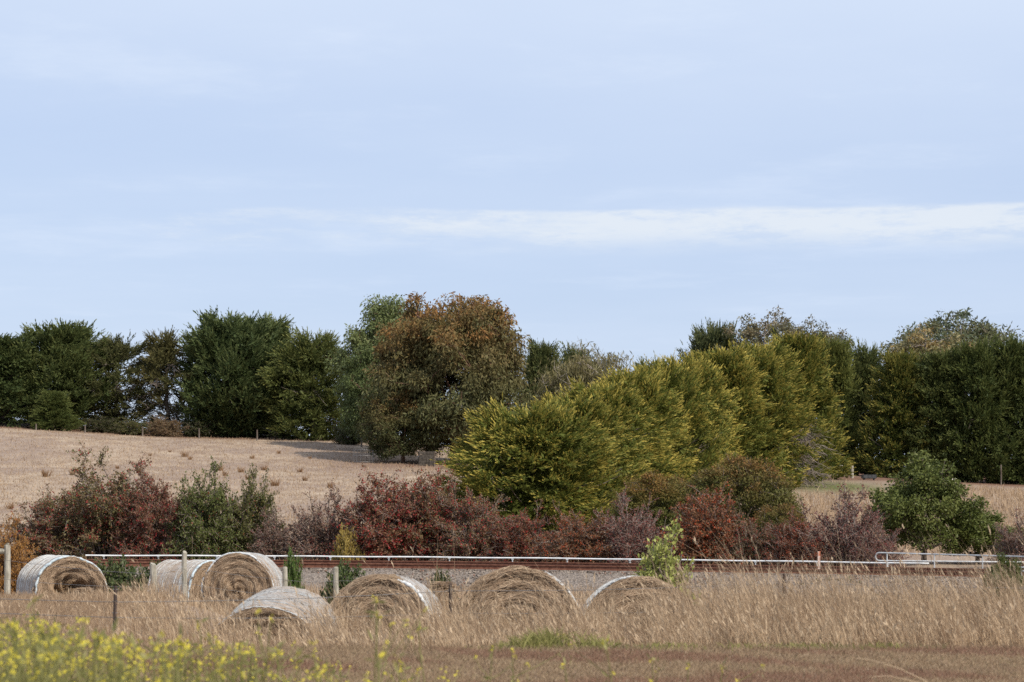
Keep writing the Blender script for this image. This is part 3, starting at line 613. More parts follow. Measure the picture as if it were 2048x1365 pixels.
# green trees just beyond the railway
put('blackwood_tree', PC['wattle'], 1482, 104, 915, 225, 'rounded dark olive shrubby tree with rusty tips behind the orange hawthorn', 'tree', 'acacia', rz=.3)
put('blackwood_tree', PC['wattle'], 1320, 109, 948, 190, 'lower olive shrubby tree joining the golden hedge and the rounded one', 'tree', 'acacia', tint=(1.1, 1.1, 1.0), rz=2.4)
put('blackwood_tree', PC['wattle'], 1560, 100, 1010, 120, 'small olive shrub filling the gap beside the rounded shrubby tree', 'tree', 'acacia', tint=(.9, .95, .9), rz=4.0)
put('evergreen_tree', PC['evergreen'], 1848, 94, 910, 225, 'upright green tree with layered tufts beside the metal handrail', 'tree', 'pitto', rz=.8)
put('evergreen_tree', PC['evergreen'], 1955, 95, 1012, 185, 'low spreading green tree joined to the upright one by the handrail', 'tree', 'pitto', tint=(.95, .97, .9), rz=2.8)
put('evergreen_tree', PC['evergreen'], 2012, 76, 1110, 90, 'dark green bush in front of the metal handrail', 'bush', 'pitto', tint=(.75, .8, .8), rz=1.8)

# ------------------------------------------------------------------ hawthorn hedge beyond the track
g = 'hawthorns along the far side of the railway'
for kind, px, Yo, top, wd, leaf, tint, rz, label in [
    ('haw3', 95, 6.0, 1012, 150, 'haw_red', (1, 1, 1), .2, 'low dull red hawthorn at the end of the hedge above the hollow bale'),
    ('haw1', 205, 6.5, 948, 215, 'haw_red', (1.0, 1.15, 1.0), 1.0, 'tall hawthorn of mixed olive and red leaves above the hollow bale'),
    ('haw1', 310, 5.5, 968, 170, 'haw_red', (1.1, .85, 1.0), 2.6, 'dark crimson hawthorn beside the yellow-green one'),
    ('haw2', 410, 4.8, 966, 130, 'haw_green', (1, 1.05, 1), .6, 'yellow-green hawthorn between crimson and speckled ones'),
    ('haw2', 492, 5.6, 976, 118, 'haw_green', (1.0, .90, .95), 2.2, 'narrow green hawthorn speckled with red berries'),
    ('haw4', 556, 5.0, 1036, 120, 'haw_pink', (1, 1, 1), 1.4, 'low bare pinkish hawthorn beside the narrow green one'),
    ('haw4', 650, 5.4, 1002, 150, 'haw_pink', (1, .95, .95), 3.2, 'twiggy pink hawthorn behind the small yellow shrub'),
    ('haw5', 768, 4.6, 976, 175, 'haw_red', (1.15, .85, .95), .5, 'bright scarlet berried hawthorn next to the yellow shrub'),
    ('haw5', 858, 5.6, 968, 150, 'haw_red', (1.1, .95, .95), 4.1, 'scarlet berried hawthorn with grey-green leaves in front of first golden cypress'),
    ('haw3', 944, 4.8, 1004, 150, 'haw_red', (1.15, 1.05, 1.1), 2.0, 'grey-red twiggy hawthorn under the first golden cypress'),
    ('haw3', 1042, 4.6, 1040, 140, 'haw_red', (1.1, .8, .85), 5.0, 'low maroon hawthorn at the foot of the first golden cypress'),
    ('haw3', 1148, 4.4, 1042, 150, 'haw_orange', (1, .95, .95), 1.1, 'low rusty orange hawthorn between maroon hawthorns'),
    ('haw4', 1268, 4.8, 1012, 160, 'haw_pink', (1.0, .72, .78), 0.2, 'dark pink twiggy hawthorn below the lower olive tree'),
    ('haw5', 1415, 4.2, 1004, 165, 'haw_orange', (1.05, .9, .9), 3.6, 'flame orange hawthorn in front of the rounded olive tree'),
    ('haw3', 1500, 4.2, 1056, 110, 'haw_red', (.9, .9, .9), .9, 'small dull hawthorn at the foot of the rounded olive tree'),
    ('haw3', 1590, 4.0, 1052, 120, 'haw_orange', (.9, .7, .8), 2.9, 'low red hawthorn between the rounded olive tree and purple twigs'),
    ('haw4', 1682, 5.2, 1000, 190, 'haw_pink', (.9, .72, .78), 4.5, 'purple bare-twigged hawthorn behind the rusty marker post'),
    ('haw4', 1745, 4.4, 1050, 110, 'haw_pink', (.95, .7, .75), 5.8, 'low purple twigs beside the upright green tree'),
    ('haw4', 2052, 8.5, 1040, 120, 'haw_pink', (1.1, 1.05, 1.05), 1.9, 'grey bare bush past the low spreading green tree'),
]:
    x = gx(px, 96); Y = float(pipe_y(x)) + Yo; put('hawthorn_bush', PC[kind], px, Y, top - 4, wd * 1.15, label, 'bush', leaf, 'twig', tint, rz, g)
put('yellow_shrub', PC['bramble'], 692, 93.0 + 3.2, 1066, 62, 'small yellow-leaved shrub at the foot of the scarlet hawthorn', 'bush', 'yellow_leaf', 'twig', rz=.4)
put('orange_shrub', PC['haw2'], 18, 66, 1068, 120, 'orange-leaved shrub behind the strainer post and hollow bale', 'bush', 'orange_leaf', 'twig', rz=.4)
g = 'brambles at the foot of the ballast'
for px, Y, top, wd, tint, label in [(225, 78, 1128, 150, (1, 1, 1), 'dark bramble patch between hollow bale and leaning post'), (300, 74, 1136, 110, (.9, .95, .9), 'bramble clump just behind the leaning fence post'),
                                    (690, 72, 1138, 120, (1, 1.1, 1), 'green bramble clump in front of the ballast behind the domed bale'), (585, 80, 1112, 45, (1.2, 1.5, 1), 'bright green tuft on the ballast beside the spiral bale'), (880, 64, 1152, 60, (1, 1, 1), 'small green weed clump in the gap between the two largest bales')]:
    put('bramble_bush', PC['bramble'], px, Y, top, wd, label, 'bush', 'bramble', 'twig', tint, px * .1, g)
put('lime_shrub', PC['upright'], 1325, 46, 1094, 125, 'fresh lime-green shrub behind the rightmost bale', 'bush', 'lime', 'twig', (1.3, 1.25, 1.2), rz=.3)
put('bramble_bush', PC['bramble'], 2020, 30, 1190, 190, 'dark bramble sprawling through dry grass below the dark green bush', 'bush', 'bramble', 'twig', (.8, .8, .8), .4)

# ------------------------------------------------------------------ hay bales
def bale(px, Y, cy, R, length, yaw, label, tilt=0.0, squash=(1, 1), arc=(0, 360), hollow=0.0, seed=0, blue=False, roll=.03, edge=True):
    """round bale: axis along local Y, end face towards -Y"""
    rng = np.random.default_rng(100 + seed)
    c = at(px, Y, cy); root = empty('hay_bale', c); root.rotation_euler = (tilt, 0, yaw); root.scale = (squash[0], 1, squash[1])
    tag(root, label, 'hay bale', 'round hay bales in the long grass')
    hl_ = length / 2; na = 64
    def rad(a, y): return R * (1 + .018 * np.sin(a * 3 + seed) + .010 * np.sin(a * 7 + seed * 2) + .012 * np.sin(a * 2 + y * 5)) 
    a = np.linspace(0, 2 * np.pi, na, endpoint=False)
    def dome(r, a):   # depth of the end face (negative is towards the viewer)
        f = r / R; d = -hl_ - .045 * np.cos(f * 1.5) + .02 * np.sin(f * 30 + a) + .02 * np.sin(a * 5 + f * 9)
        if hollow: d = d + hollow * np.exp(-((r * np.cos(a) / (.55 * R)) ** 2 + ((r * np.sin(a) - .12 * R) / (.42 * R)) ** 2)) * (1 + .35 * np.sin(a * 6 + r * 14))
        return d
    rows = []
    for f in np.r_[.001, np.linspace(.06, .97, 18)]: r = rad(a, -hl_) * f; rows.append(np.stack([np.cos(a) * r, dome(r, a), np.sin(a) * r], -1))
    for y in np.linspace(-hl_ + .03, hl_ - .03, 9): r = rad(a, y) * .985; rows.append(np.stack([np.cos(a) * r, np.full(na, y), np.sin(a) * r], -1))
    for f in (.95, .6, .001): r = rad(a, hl_) * f; rows.append(np.stack([np.cos(a) * r, np.full(na, hl_ + .03 * (1 - f)), np.sin(a) * r], -1))
    V = np.array(rows); V += rng.normal(0, .008, V.shape); k = len(rows)
    i = (np.arange(k - 1) * na)[:, None]; j = np.arange(na)[None]; j2 = (j + 1) % na
    mb = MB(); mb.add(V, Q=np.stack([i + j, i + j2, i + na + j2, i + na + j], -1).reshape(-1, 4)); link('hay_roll', mb.mesh('hay_roll', True), M['hay'], root)
    # strands wound on the end face
    n = 5200; r = R * np.sqrt(rng.uniform(.004, .98, n)); a0 = rng.uniform(0, 2 * np.pi, n); ln = rng.uniform(.06, .26, n); sg = rng.choice([-1, 1], n); dr = rng.normal(0, .035, n)
    t = np.linspace(0, 1, 4)[None]; rr = np.clip(r[:, None] + dr[:, None] * t * 1.2, .01, R * 1.01); aa = a0[:, None] + sg[:, None] * ln[:, None] * t / np.maximum(r[:, None], .12)
    lift = rng.uniform(.002, .03, n)[:, None] + rng.uniform(-.005, .035, n)[:, None] * t
    P = np.stack([np.cos(aa) * rr, dome(rr, aa) - lift, np.sin(aa) * rr - .03 * t ** 2 * rng.random((n, 1))], -1)
    ring = .5 + .5 * np.sin(r * 75 + seed)
    inner = np.exp(-((r * np.cos(a0)) ** 2 + (r * np.sin(a0)) ** 2) / (.35 * R) ** 2) * (1.0 if hollow else .25)
    sb = MB(); ribbons(sb, P, np.array([[.006, .008, .007, .002]]), np.stack([np.clip(rng.random(n) * .75 + ring * .3 - .05, 0, 1), inner * rng.random(n), (rng.random(n) < .35) * .8], -1), rng, side=np.array([0, 0, 0]) + rng.normal(0, .25, (n, 1, 3)) + np.array([0, 1., 0]))
    # shaggy strands hanging off the shoulder
    n = 1300; a0 = rng.uniform(.1, np.pi - .1, n); y0 = rng.uniform(-hl_, -hl_ + .12, n); t = np.linspace(0, 1, 3)[None]
    P = np.stack([np.cos(a0)[:, None] * R * (1 + .0 * t) + rng.normal(0, .04, (n, 1)) * t, y0[:, None] - rng.uniform(.01, .06, (n, 1)) * t, np.sin(a0)[:, None] * R * .985 - rng.uniform(.02, .16, (n, 1)) * t], -1)
    ribbons(sb, P, np.array([[.006, .006, .002]]), np.stack([rng.random(n), np.zeros(n), rng.random(n) * .6], -1), rng)
    link('loose_strands', sb.mesh('loose_strands'), M['straw'], root, 'stuff')
    # net wrap sheet
    aw = np.radians(np.linspace(*arc, 72)); ys = np.linspace(-hl_ + .012, hl_ - .01, 12); full = arc[1] - arc[0] >= 359
    A_, Y_ = np.meshgrid(aw, ys); w2 = np.ones_like(A_) if full else sm(0, .22, A_ - aw[0]) * sm(0, .22, aw[-1] - A_); r = rad(A_, Y_) * .998 + .003 + .006 * np.sin(A_ * 23 + Y_ * 9) - .035 * (1 - w2); V = np.stack([np.cos(A_) * r, Y_, np.sin(A_) * r], -1)
    i = (np.arange(11) * 72)[:, None] + np.arange(71)[None]
    mb = MB(); mb.add(V, Q=np.stack([i, i + 1, i + 73, i + 72], -1).reshape(-1, 4)); nw = link('net_wrap', mb.mesh('net_wrap', True), M['net'], root)
    if edge:   # rolled edge of the net round the face
        for q in range(3):
            ae = np.radians(np.linspace(arc[0], arc[1], 90)); win = sm(0, 14, np.arange(90)) * sm(0, 14, 89 - np.arange(90)); re = rad(ae, -hl_) * (1.0 - .012 * q) + rng.normal(0, .004, 90) - .03 * (1 - win)
            P = np.stack([np.cos(ae) * re, -hl_ - .012 + .018 * q + rng.normal(0, .005, 90), np.sin(ae) * re], -1)
            mb = MB(); tubes(mb, P, np.full((1, 90), roll * (.55 - .12 * q)) * rng.uniform(.7, 1.2, (1, 90)) * (.3 + .7 * win[None]), 5); link('net_edge', mb.mesh('net_edge', True), M['net_blue' if blue else 'net_edge'], nw)
    # net strands standing proud across the wrap
    mb = MB()
    for q in range(26):
        yq = rng.uniform(-hl_ + .04, hl_ - .04); ae = np.radians(np.linspace(arc[0] + rng.uniform(0, 40), arc[1] - rng.uniform(0, 40), 40)); re = rad(ae, yq) * .998 + .011
        P = np.stack([np.cos(ae) * re, yq + .02 * np.sin(ae * 2 + q) + rng.normal(0, .004, 40), np.sin(ae) * re], -1); tubes(mb, P, np.full((1, 40), .0035), 3)
    link('net_strands', mb.mesh('net_strands'), M['net_edge'], nw, 'stuff')
    return root
bale(122, 50.0, 1186, .74, 1.25, .50, 'bale with hollow torn end and grey wrap beside the strainer post', hollow=.42, seed=1, arc=(-20, 330), blue=True, roll=.05)
bale(380, 53.0, 1190, .72, 1.2, .95, 'wrapped bale half hidden behind the spiral-faced bale', seed=2, blue=True, roll=.05)
bale(490, 50.5, 1179, .725, 1.25, -.13, 'round bale with clear spiral face between two short timber posts', tilt=-.03, seed=3, arc=(-40, 215), roll=.035)
bale(552, 29.8, 1283, .66, 1.25, -.12, 'sagging bale with white net over its top lying lower than the others', tilt=.15, seed=4, squash=(1.04, .82), arc=(-20, 200), roll=.012)
bale(772, 31.0, 1262, .66, 1.1, -.13, 'slumped bale with a grey net flap down one side, next to the sagging bale', tilt=-.04, seed=5, squash=(1.0, 1.05), arc=(-60, 75), roll=.05)
bale(1034, 31.2, 1261, .79, 1.3, .0, 'largest round bale beside the dark steel picket with white net along one shoulder', tilt=-.045, seed=6, arc=(-60, 68), roll=.015)
bale(1277, 31.6, 1272, .745, 1.3, .0, 'weathered bale below the lime-green shrub, edged with white net', tilt=-.045, seed=7, arc=(85, 200), roll=.015)

def hay_lump(px, Y, py, rx, rz_, label, seed):
    rng = np.random.default_rng(seed); X = gx(px, Y); z = float(h(X, Y)); top = EYE + (HZ - py) / F * Y
    root = empty('hay_heap', (X, Y, z)); tag(root, label, 'hay', 'loose hay heaps by the bales'); H = top - z
    u, v = np.meshgrid(np.linspace(0, 2 * np.pi, 24, endpoint=False), np.linspace(0, np.pi / 2, 8)); r = rx * (1 + .12 * np.sin(u * 3 + seed))
    V = np.stack([np.cos(u) * np.cos(v) * r, np.sin(u) * np.cos(v) * r, np.sin(v) * H - .05], -1) + rng.normal(0, .012, (8, 24, 3))
    i = (np.arange(7) * 24)[:, None]; j = np.arange(24)[None]; mb = MB(); mb.add(V, Q=np.stack([i + j, i + (j + 1) % 24, i + 24 + (j + 1) % 24, i + 24 + j], -1).reshape(-1, 4))
    link('heap_core', mb.mesh('heap_core', True), M['hay'], root)
    n = 1400; u = rng.uniform(0, 6.28, n); v = rng.uniform(0, 1.5, n); p = np.stack([np.cos(u) * np.cos(v) * rx, np.sin(u) * np.cos(v) * rx, np.sin(v) * H], -1)
    d = nrm(np.cross(p, rng.normal(size=(n, 3)))); t = np.linspace(0, 1, 3)[None, :, None]
    P = p[:, None] + d[:, None] * t * rng.uniform(.05, .18, (n, 1, 1)) + np.array([0, 0, .02]); sb = MB()
    ribbons(sb, P, np.array([[.006, .007, .002]]), np.c_[rng.random(n), np.zeros(n), rng.random(n) * .5], rng); link('loose_strands', sb.mesh('loose_strands'), M['straw'], root, 'stuff')
hay_lump(168, 48.5, 1178, .26, .2, 'small heap of hay fallen in front of the hollow bale', 5)
hay_lump(236, 48.0, 1186, .28, .2, 'small heap of hay between the hollow bale and the leaning post', 6)
hay_lump(886, 33.4, 1166, .34, .3, 'loose hay heaped behind the dark steel picket between two bales', 7)

# ------------------------------------------------------------------ fences
def timber_post(px, Y, top, wpx, label, lean=0.0, group=None, rail=None):
    X = gx(px, Y); z = float(h(X, Y)); H = EYE + (HZ - top) / F * Y - z; r = wpx / F * Y / 2; rng = np.random.default_rng(int(px))
    root = empty('timber_post', (X, Y, z)); root.rotation_euler = (0, lean, px * .7); tag(root, label, 'post', group)
    zs = np.array([-.3, 0, H * .4, H * .8, H - .015, H]); P = np.stack([rng.normal(0, .004, 6), rng.normal(0, .004, 6), zs], -1); mb = MB()
    tubes(mb, P, np.array([[1.05, 1.05, 1, .97, .96, .88]]) * r, 10, cap=True); link('shaft', mb.mesh('shaft', False), M['post'], root)
    for q in (.55, .8): mb = MB(); tubes(mb, np.array([[-r * 1.02, 0, H * q], [r * 1.02, 0, H * q]]), np.full((1, 2), .006), 4, cap=True); link('staple', mb.mesh('staple'), M['wire'], root)
    return X, Y, z, H
g = 'timber posts of the old fence behind the grass'
tp = [timber_post(14, 46, 1090, 13, 'thick strainer post carrying a horizontal rail beside the hollow bale', 0),
      timber_post(311, 42, 1128, 14, 'leaning timber post next to the bramble clump', .07, g), timber_post(369, 45, 1105, 11, 'tall thin timber post in front of the wrapped bale', 0, g),
      timber_post(571, 45, 1135, 11, 'short timber post beside the spiral-faced bale', .01, g), timber_post(673, 46, 1135, 11, 'pale timber post among dry stalks behind the sagging bale', -.01, g)]
X0, Y0, z0, H0 = tp[0]
o = empty('strainer_rail', (X0 - 1.3, Y0, z0 + H0 - .12)); tag(o, 'horizontal timber rail bracing the strainer post', 'rail')
mb = MB(); tubes(mb, np.array([[-1.2, 0, 0], [1.26, 0, .0]]), np.full((1, 2), .05), 8, cap=True); link('rail_log', mb.mesh('rail_log'), M['post'], o)
mb = MB(); tubes(mb, np.array([[1.12, 0, -.056], [1.12, 0, .056]]), np.full((1, 2), .056), 8); link('wire_tie', mb.mesh('wire_tie'), M['wire'], o)

def picket(px, Y, top, label):
    X = gx(px, Y); z = float(h(X, Y)); H = EYE + (HZ - top) / F * Y - z
    root = empty('steel_picket', (X, Y, z)); root.rotation_euler = (0, .03 if px < 400 else -.015, .5); tag(root, label, 'post', 'steel pickets of the wire fence')
    mb = MB(); s_ = .020
    for q in range(3):
        a = q * 2.0944; d = np.array([math.cos(a), math.sin(a), 0]); n_ = np.array([-math.sin(a), math.cos(a), 0]) * .004
        V = [d * 0 - n_, d * s_ - n_, d * s_ + n_, d * 0 + n_]; V = [v + np.array([0, 0, zz]) for zz in (-.3, H) for v in V]
        mb.add(V, Q=[[0, 1, 5, 4], [1, 2, 6, 5], [2, 3, 7, 6], [4, 5, 6, 7]])
    link('star_shaft', mb.mesh('star_shaft'), M['steel_dark'], root)
    for q in (.5, .72, .93): mb = MB(); tubes(mb, np.array([[-.028, 0, H * q], [.028, 0, H * q]]), np.full((1, 2), .006), 4, cap=True); link('wire_tie', mb.mesh('wire_tie'), M['wire'], root)
    return np.array([X, Y, z]), H
pk = [picket(228, 27.6, 1172, 'short dark steel picket standing in the open grass before the hollow bale'), picket(903, 29.9, 1166, 'dark steel picket between the two largest bales'), picket(1571, 29.7, 1148, 'dark steel picket deep in tall dry grass')]
def wires(name, pts, label, r=.0035):
    root = empty(name, tuple(pts[0][0])); tag(root, label, 'wire')
    for row in range(len(pts[0])):
        P = []
        for a, b in zip(pts[:-1], pts[1:]):
            t = np.linspace(0, 1, 8)[:-1, None]; seg = a[row] * (1 - t) + b[row] * t; seg[:, 2] -= .03 * np.sin(t[:, 0] * np.pi); P.append(seg)
        P.append(pts[-1][row][None]); P = np.concatenate(P) - pts[0][0]; mb = MB(); tubes(mb, P, np.full((1, len(P)), r), 4); link('strand', mb.mesh('strand'), M['wire'], root)
pp = []
for X, Y in [(-10, 29.6)]: pp.append([np.array([X, Y, q]) for q in (.30, .44)])
pp.append([pk[0][0] + [0, 0, q] for q in (.25, .42)])
for p_, H_ in pk[1:]: pp.append([p_ + [0, 0, H_ * q] for q in (.70, .92)])
pp.append([np.array([8.5, 29.5, q]) for q in (.10, .38)])
wires('fence_wires', pp, 'thin wires strung along the dark steel pickets')
wires('old_fence_wires', [[np.array([x, y - .08, z + H * q]) for q in (.55, .8)] for x, y, z, H in tp] + [[np.array([4., 47, -.5]), np.array([4., 47, -.2])]], 'thin wires strung along the weathered timber posts', .003)

# marker post, handrails, arching cane
def marker():
    Y = 84.6; X = gx(1638, Y); z = -1.5; top = EYE + (HZ - 1103) / F * Y
    o = empty('marker_post', (X, Y, z)); tag(o, 'slim rusty white marker post beside the railway track', 'post')
    mb = MB(); boxm(mb, (0, 0, (top - z) / 2), (.085, .035, top - z)); link('post_bar', mb.mesh('post_bar'), M['rusty_white'], o)
    mb = MB(); boxm(mb, (0, 0, .02), (.22, .18, .10)); link('footing', mb.mesh('footing'), M['concrete'], o)
marker()
def handrail(px0, px1, Y0, Y1, ytop, ylow, label, n):
    a, b = at(px0, Y0, ytop[0]), at(px1, Y1, ytop[1]); a2, b2 = at(px0, Y0, ylow[0]), at(px1, Y1, ylow[1])
    root = empty('pipe_handrail', tuple(a2)); tag(root, label, 'handrail', 'pipe handrails on the railway culvert'); o0 = a2
    ar = np.linspace(np.pi / 2, 3 * np.pi / 2, 11); ex = nrm((b - a)[None])[0]; mid = (a + a2) / 2; hh = (a - a2)[2] / 2
    loop = np.array([mid + ex * (.12 * np.cos(q)) + np.array([0, 0, hh * np.sin(q)]) for q in ar])
    P = np.concatenate([b[None], loop, b2[None]]) - o0; mb = MB(); tubes(mb, P, np.full((1, len(P)), .026), 8, cap=True); link('rail_loop', mb.mesh('rail_loop', True), M['galv'], root)
    for t in np.linspace(.04, .98, n):
        p = a * (1 - t) + b * t; g_ = -1.55; mb = MB(); tubes(mb, np.array([[p[0], p[1], g_], p]) - o0, np.full((1, 2), .024), 8); boxm(mb, np.array([p[0], p[1], g_ + .01]) - o0, (.14, .14, .02)); link('stanchion', mb.mesh('stanchion', True), M['galv'], root)
handrail(1758, 2170, 85.5, 83.0, (1106, 1117), (1122, 1126), 'two-rail galvanised pipe handrail with rounded end beside the green trees', 5)
handrail(2034, 2260, 79.0, 77.0, (1135, 1142), (1142, 1152), 'lower galvanised handrail partly behind the dark green bush', 3)
def cane():
    pts = [(1600, 1170), (1640, 1160), (1690, 1158), (1728, 1168), (1752, 1190), (1768, 1225), (1776, 1270)]
    P = np.array([at(a, 33.0 - .1 * i, b) for i, (a, b) in enumerate(pts)]); root = empty('bramble_cane', tuple(P[-1])); tag(root, 'arching dark bramble cane over the tall dry grass', 'plant')
    t = np.linspace(0, len(P) - 1, 28); C = np.stack([np.interp(t, np.arange(len(P)), P[:, k]) for k in range(3)], -1); C[1:-1] = (C[:-2] + C[1:-1] * 2 + C[2:]) / 4
    mb = MB(); tubes(mb, C - P[-1], np.linspace(.005, .011, 28)[None], 5); link('stem', mb.mesh('stem', True), M['darkwood'], root)
    rng = np.random.default_rng(8); n = 26; i = rng.integers(0, 26, n); lb = MB(); leaves(lb, C[i] - P[-1], rng.normal(size=(n, 3)), rng.uniform(.04, .08, n), .03, np.c_[rng.random(n), rng.random(n) * .5, np.zeros(n)], rng); link('leaves', lb.mesh('leaves'), M['bramble'], root)
cane()

# ------------------------------------------------------------------ paddock furniture: gate, troughs, feeder, posts, board fence
def yard():
    Y = 186
    def P(px, py, Y_): p = at(px, Y_, py); return p
    def post(px, Y_, top, wpx, label, mat='post', cat='post', group='paddock fence posts'):
        X = gx(px, Y_); z = float(h(X, Y_)); H = EYE + (HZ - top) / F * Y_ - z; r = wpx / F * Y_ / 2
        o = empty('paddock_post', (X, Y_, z)); tag(o, label, cat, group); mb = MB(); tubes(mb, np.array([[0, 0, -.3], [.01, 0, H * .5], [0, 0, H]]), np.full((1, 3), r) * np.array([[1.06, 1, .95]]), 8, cap=True); link('shaft', mb.mesh('shaft'), M[mat], o)
        mb = MB(); tubes(mb, np.array([[-r, 0, H * .75], [r, 0, H * .75]]), np.full((1, 2), .012), 4, cap=True); link('staple', mb.mesh('staple'), M['wire'], o); return np.array([X, Y_, z]), H
    a, Ha = post(1634, 184.5, 934, 6.5, 'gate post at the hedge end of the timber gate', group='gate posts'); b, Hb = post(1704, 184.5, 932, 6.5, 'gate post at the dark cypress end of the timber gate', group='gate posts')
    o = empty('timber_gate', tuple(a)); tag(o, 'timber gate rails between two posts in the yard corner', 'gate')
    for q in (.93, .55, .25):
        mb = MB(); tubes(mb, np.array([[.12, 0, Ha * q], (b - a) * [1, 1, 0] + [-.12, 0, Hb * q]]), np.full((1, 2), .035 if q > .9 else .018), 6, cap=True); link('gate_rail', mb.mesh('gate_rail'), M['post'], o)
    for px, Y_, top, lb in [(1590, 175, 948, 'thin fence post at the foot of the golden hedge near the green pick'), (1611, 179, 942, 'thin fence post at the foot of the dead-branched golden cypress'), (1650, 189, 930, 'thin post just behind the timber gate'),
                           (2002, 188, 930, 'pale post under the dark cypress with the bare trunk foot'), (170, 218, 851, 'grey post below the swept dark cypress'), (72, 218, 848, 'grey post at the end of the low board fence'), (285, 219, 853, 'grey post under the half-bare cypress'), (398, 219, 857, 'grey post under the tallest windbreak cypress'),
                           (514, 217, 860, 'grey post under the pointed windbreak cypress'), (723, 210, 869, 'pale post standing alone in the gap before the big gum'), (869, 183, 905, 'grey post at the end of the dark board fence under the big gum')]:
        post(px, Y_, top, 3.0, lb, 'bark')
    X = gx(1738, 181); z = float(h(X, 181)); o = empty('water_trough', (X, 181, z)); tag(o, 'dark water trough on bare soil beside the gate', 'trough', None)
    mb = MB()
    for c, s_ in (((0, -.28, .26), (1.0, .05, .26)), ((0, .28, .26), (1.0, .05, .26)), ((-.5, 0, .26), (.05, .61, .26)), ((.5, 0, .26), (.05, .61, .26)), ((0, 0, .12), (.95, .51, .05))): boxm(mb, c, s_)
    link('basin', mb.mesh('basin'), M['trough'], o)
    for sx in (-.35, .35): mb = MB(); boxm(mb, (sx, 0, .02), (.08, .5, .18)); link('foot', mb.mesh('foot'), M['trough'], o)
    X = gx(1897, 179); z = float(h(X, 179)); o = empty('concrete_trough', (X, 179, z)); tag(o, 'pale concrete trough at the edge of the dry grass by the dark cypresses', 'trough')
    mb = MB()
    for c, s_ in (((0, -.28, .22), (1.05, .10, .50)), ((0, .28, .22), (1.05, .10, .50)), ((-.5, 0, .215), (.09, .45, .50)), ((.5, 0, .215), (.09, .45, .50)), ((0, 0, .05), (.9, .44, .1))): boxm(mb, c, s_)
    link('basin', mb.mesh('basin'), M['concrete'], o)
    # wire hay feeder near the big gum
    Yf = 187; X = gx(727, Yf); z = float(h(X, Yf)); o = empty('hay_feeder', (X, Yf, z)); tag(o, 'round wire hay feeder in the shade beside the big brown gum', 'feeder')
    aa = np.linspace(0, 2 * np.pi, 25)
    for q in (.05, .5, .95): mb = MB(); tubes(mb, np.stack([np.cos(aa) * .75, np.sin(aa) * .75, np.full(25, q)], -1), np.full((1, 25), .022), 5); link('hoop', mb.mesh('hoop'), M['wire'], o)
    for q in range(14): c, s_ = math.cos(q * .4488) * .75, math.sin(q * .4488) * .75; mb = MB(); tubes(mb, np.array([[c, s_, 0], [c, s_, .95]]), np.full((1, 2), .016), 4); link('bar', mb.mesh('bar'), M['wire'], o)
    # board fences
    for px0, px1, Yb, top, nb, label in [(-60, 82, 222, 851, 4, 'low weathered board fence under the end cypress of the windbreak'), (838, 868, 184, 903, 5, 'short dark board fence under the big brown gum')]:
        x0, x1 = gx(px0, Yb), gx(px1, Yb); z = float(h((x0 + x1) / 2, Yb)); H = EYE + (HZ - top) / F * Yb - z; o = empty('board_fence', (x0, Yb, z)); tag(o, label, 'fence')
        for q in range(nb): mb = MB(); boxm(mb, ((x1 - x0) / 2, .012 * (q % 2), H * (q + .5) / nb), (x1 - x0, .03, H / nb * .86)); link('board', mb.mesh('board'), M['darkwood'], o)
        for q in range(4): mb = MB(); boxm(mb, ((x1 - x0) * q / 3, .09, H * .5 - .1), (.12, .10, H + .2)); link('fence_post', mb.mesh('fence_post'), M['darkwood'], o)
yard()

# ------------------------------------------------------------------ grasses
def blades(name, X, Y, H, lean, w0, A, mat, rng, label=None, cat=None, head=None, k=4, curl=.25, zoff=0.0):
    n = len(X); z = h(X, Y) + zoff; t = np.linspace(0, 1, k)[None, :]
    az = rng.normal(0, 1, (n, 2)); dx = lean[0] + az[:, 0] * lean[2]; dy = lean[1] + az[:, 1] * lean[2]
    bend = t ** 1.8
    P = np.stack([X[:, None] + dx[:, None] * H[:, None] * bend, Y[:, None] + dy[:, None] * H[:, None] * bend, z[:, None] + H[:, None] * (t - curl * .4 * t ** 3 * np.hypot(dx, dy)[:, None])], -1)
    mb = MB(); wprof = np.array([1, .9, .65, .12]) if k == 4 else np.linspace(1, .15, k)
    side = np.zeros((n, 1, 3)); side[:, 0, 1] = 1; side[:, 0, 0] = rng.normal(0, .5, n); side[:, 0, 2] = .0
    ribbons(mb, P, w0[:, None] * wprof[None], A, rng, side)
    if head is not None:
        i = np.where(rng.random(n) < head)[0]; tip = P[i, -1]; d = nrm(P[i, -1] - P[i, -2]); hl = rng.uniform(.05, .13, len(i))
        for q in range(3): leaves(mb, tip - d * hl[:, None] * (.15 + .25 * q), d + rng.normal(0, .16, (len(i), 3)), hl * .75, rng.uniform(.008, .016, len(i)), np.c_[rng.random(len(i)), np.full(len(i), .35), np.zeros(len(i))], rng)
    o = link(name, mb.mesh(name), mat, kind='stuff')
    if label: o['label'] = label; o['category'] = cat
    return o
def scatter(n, x0, x1, y0, y1, rng): return rng.uniform(x0, x1, n), rng.uniform(y0, y1, n)

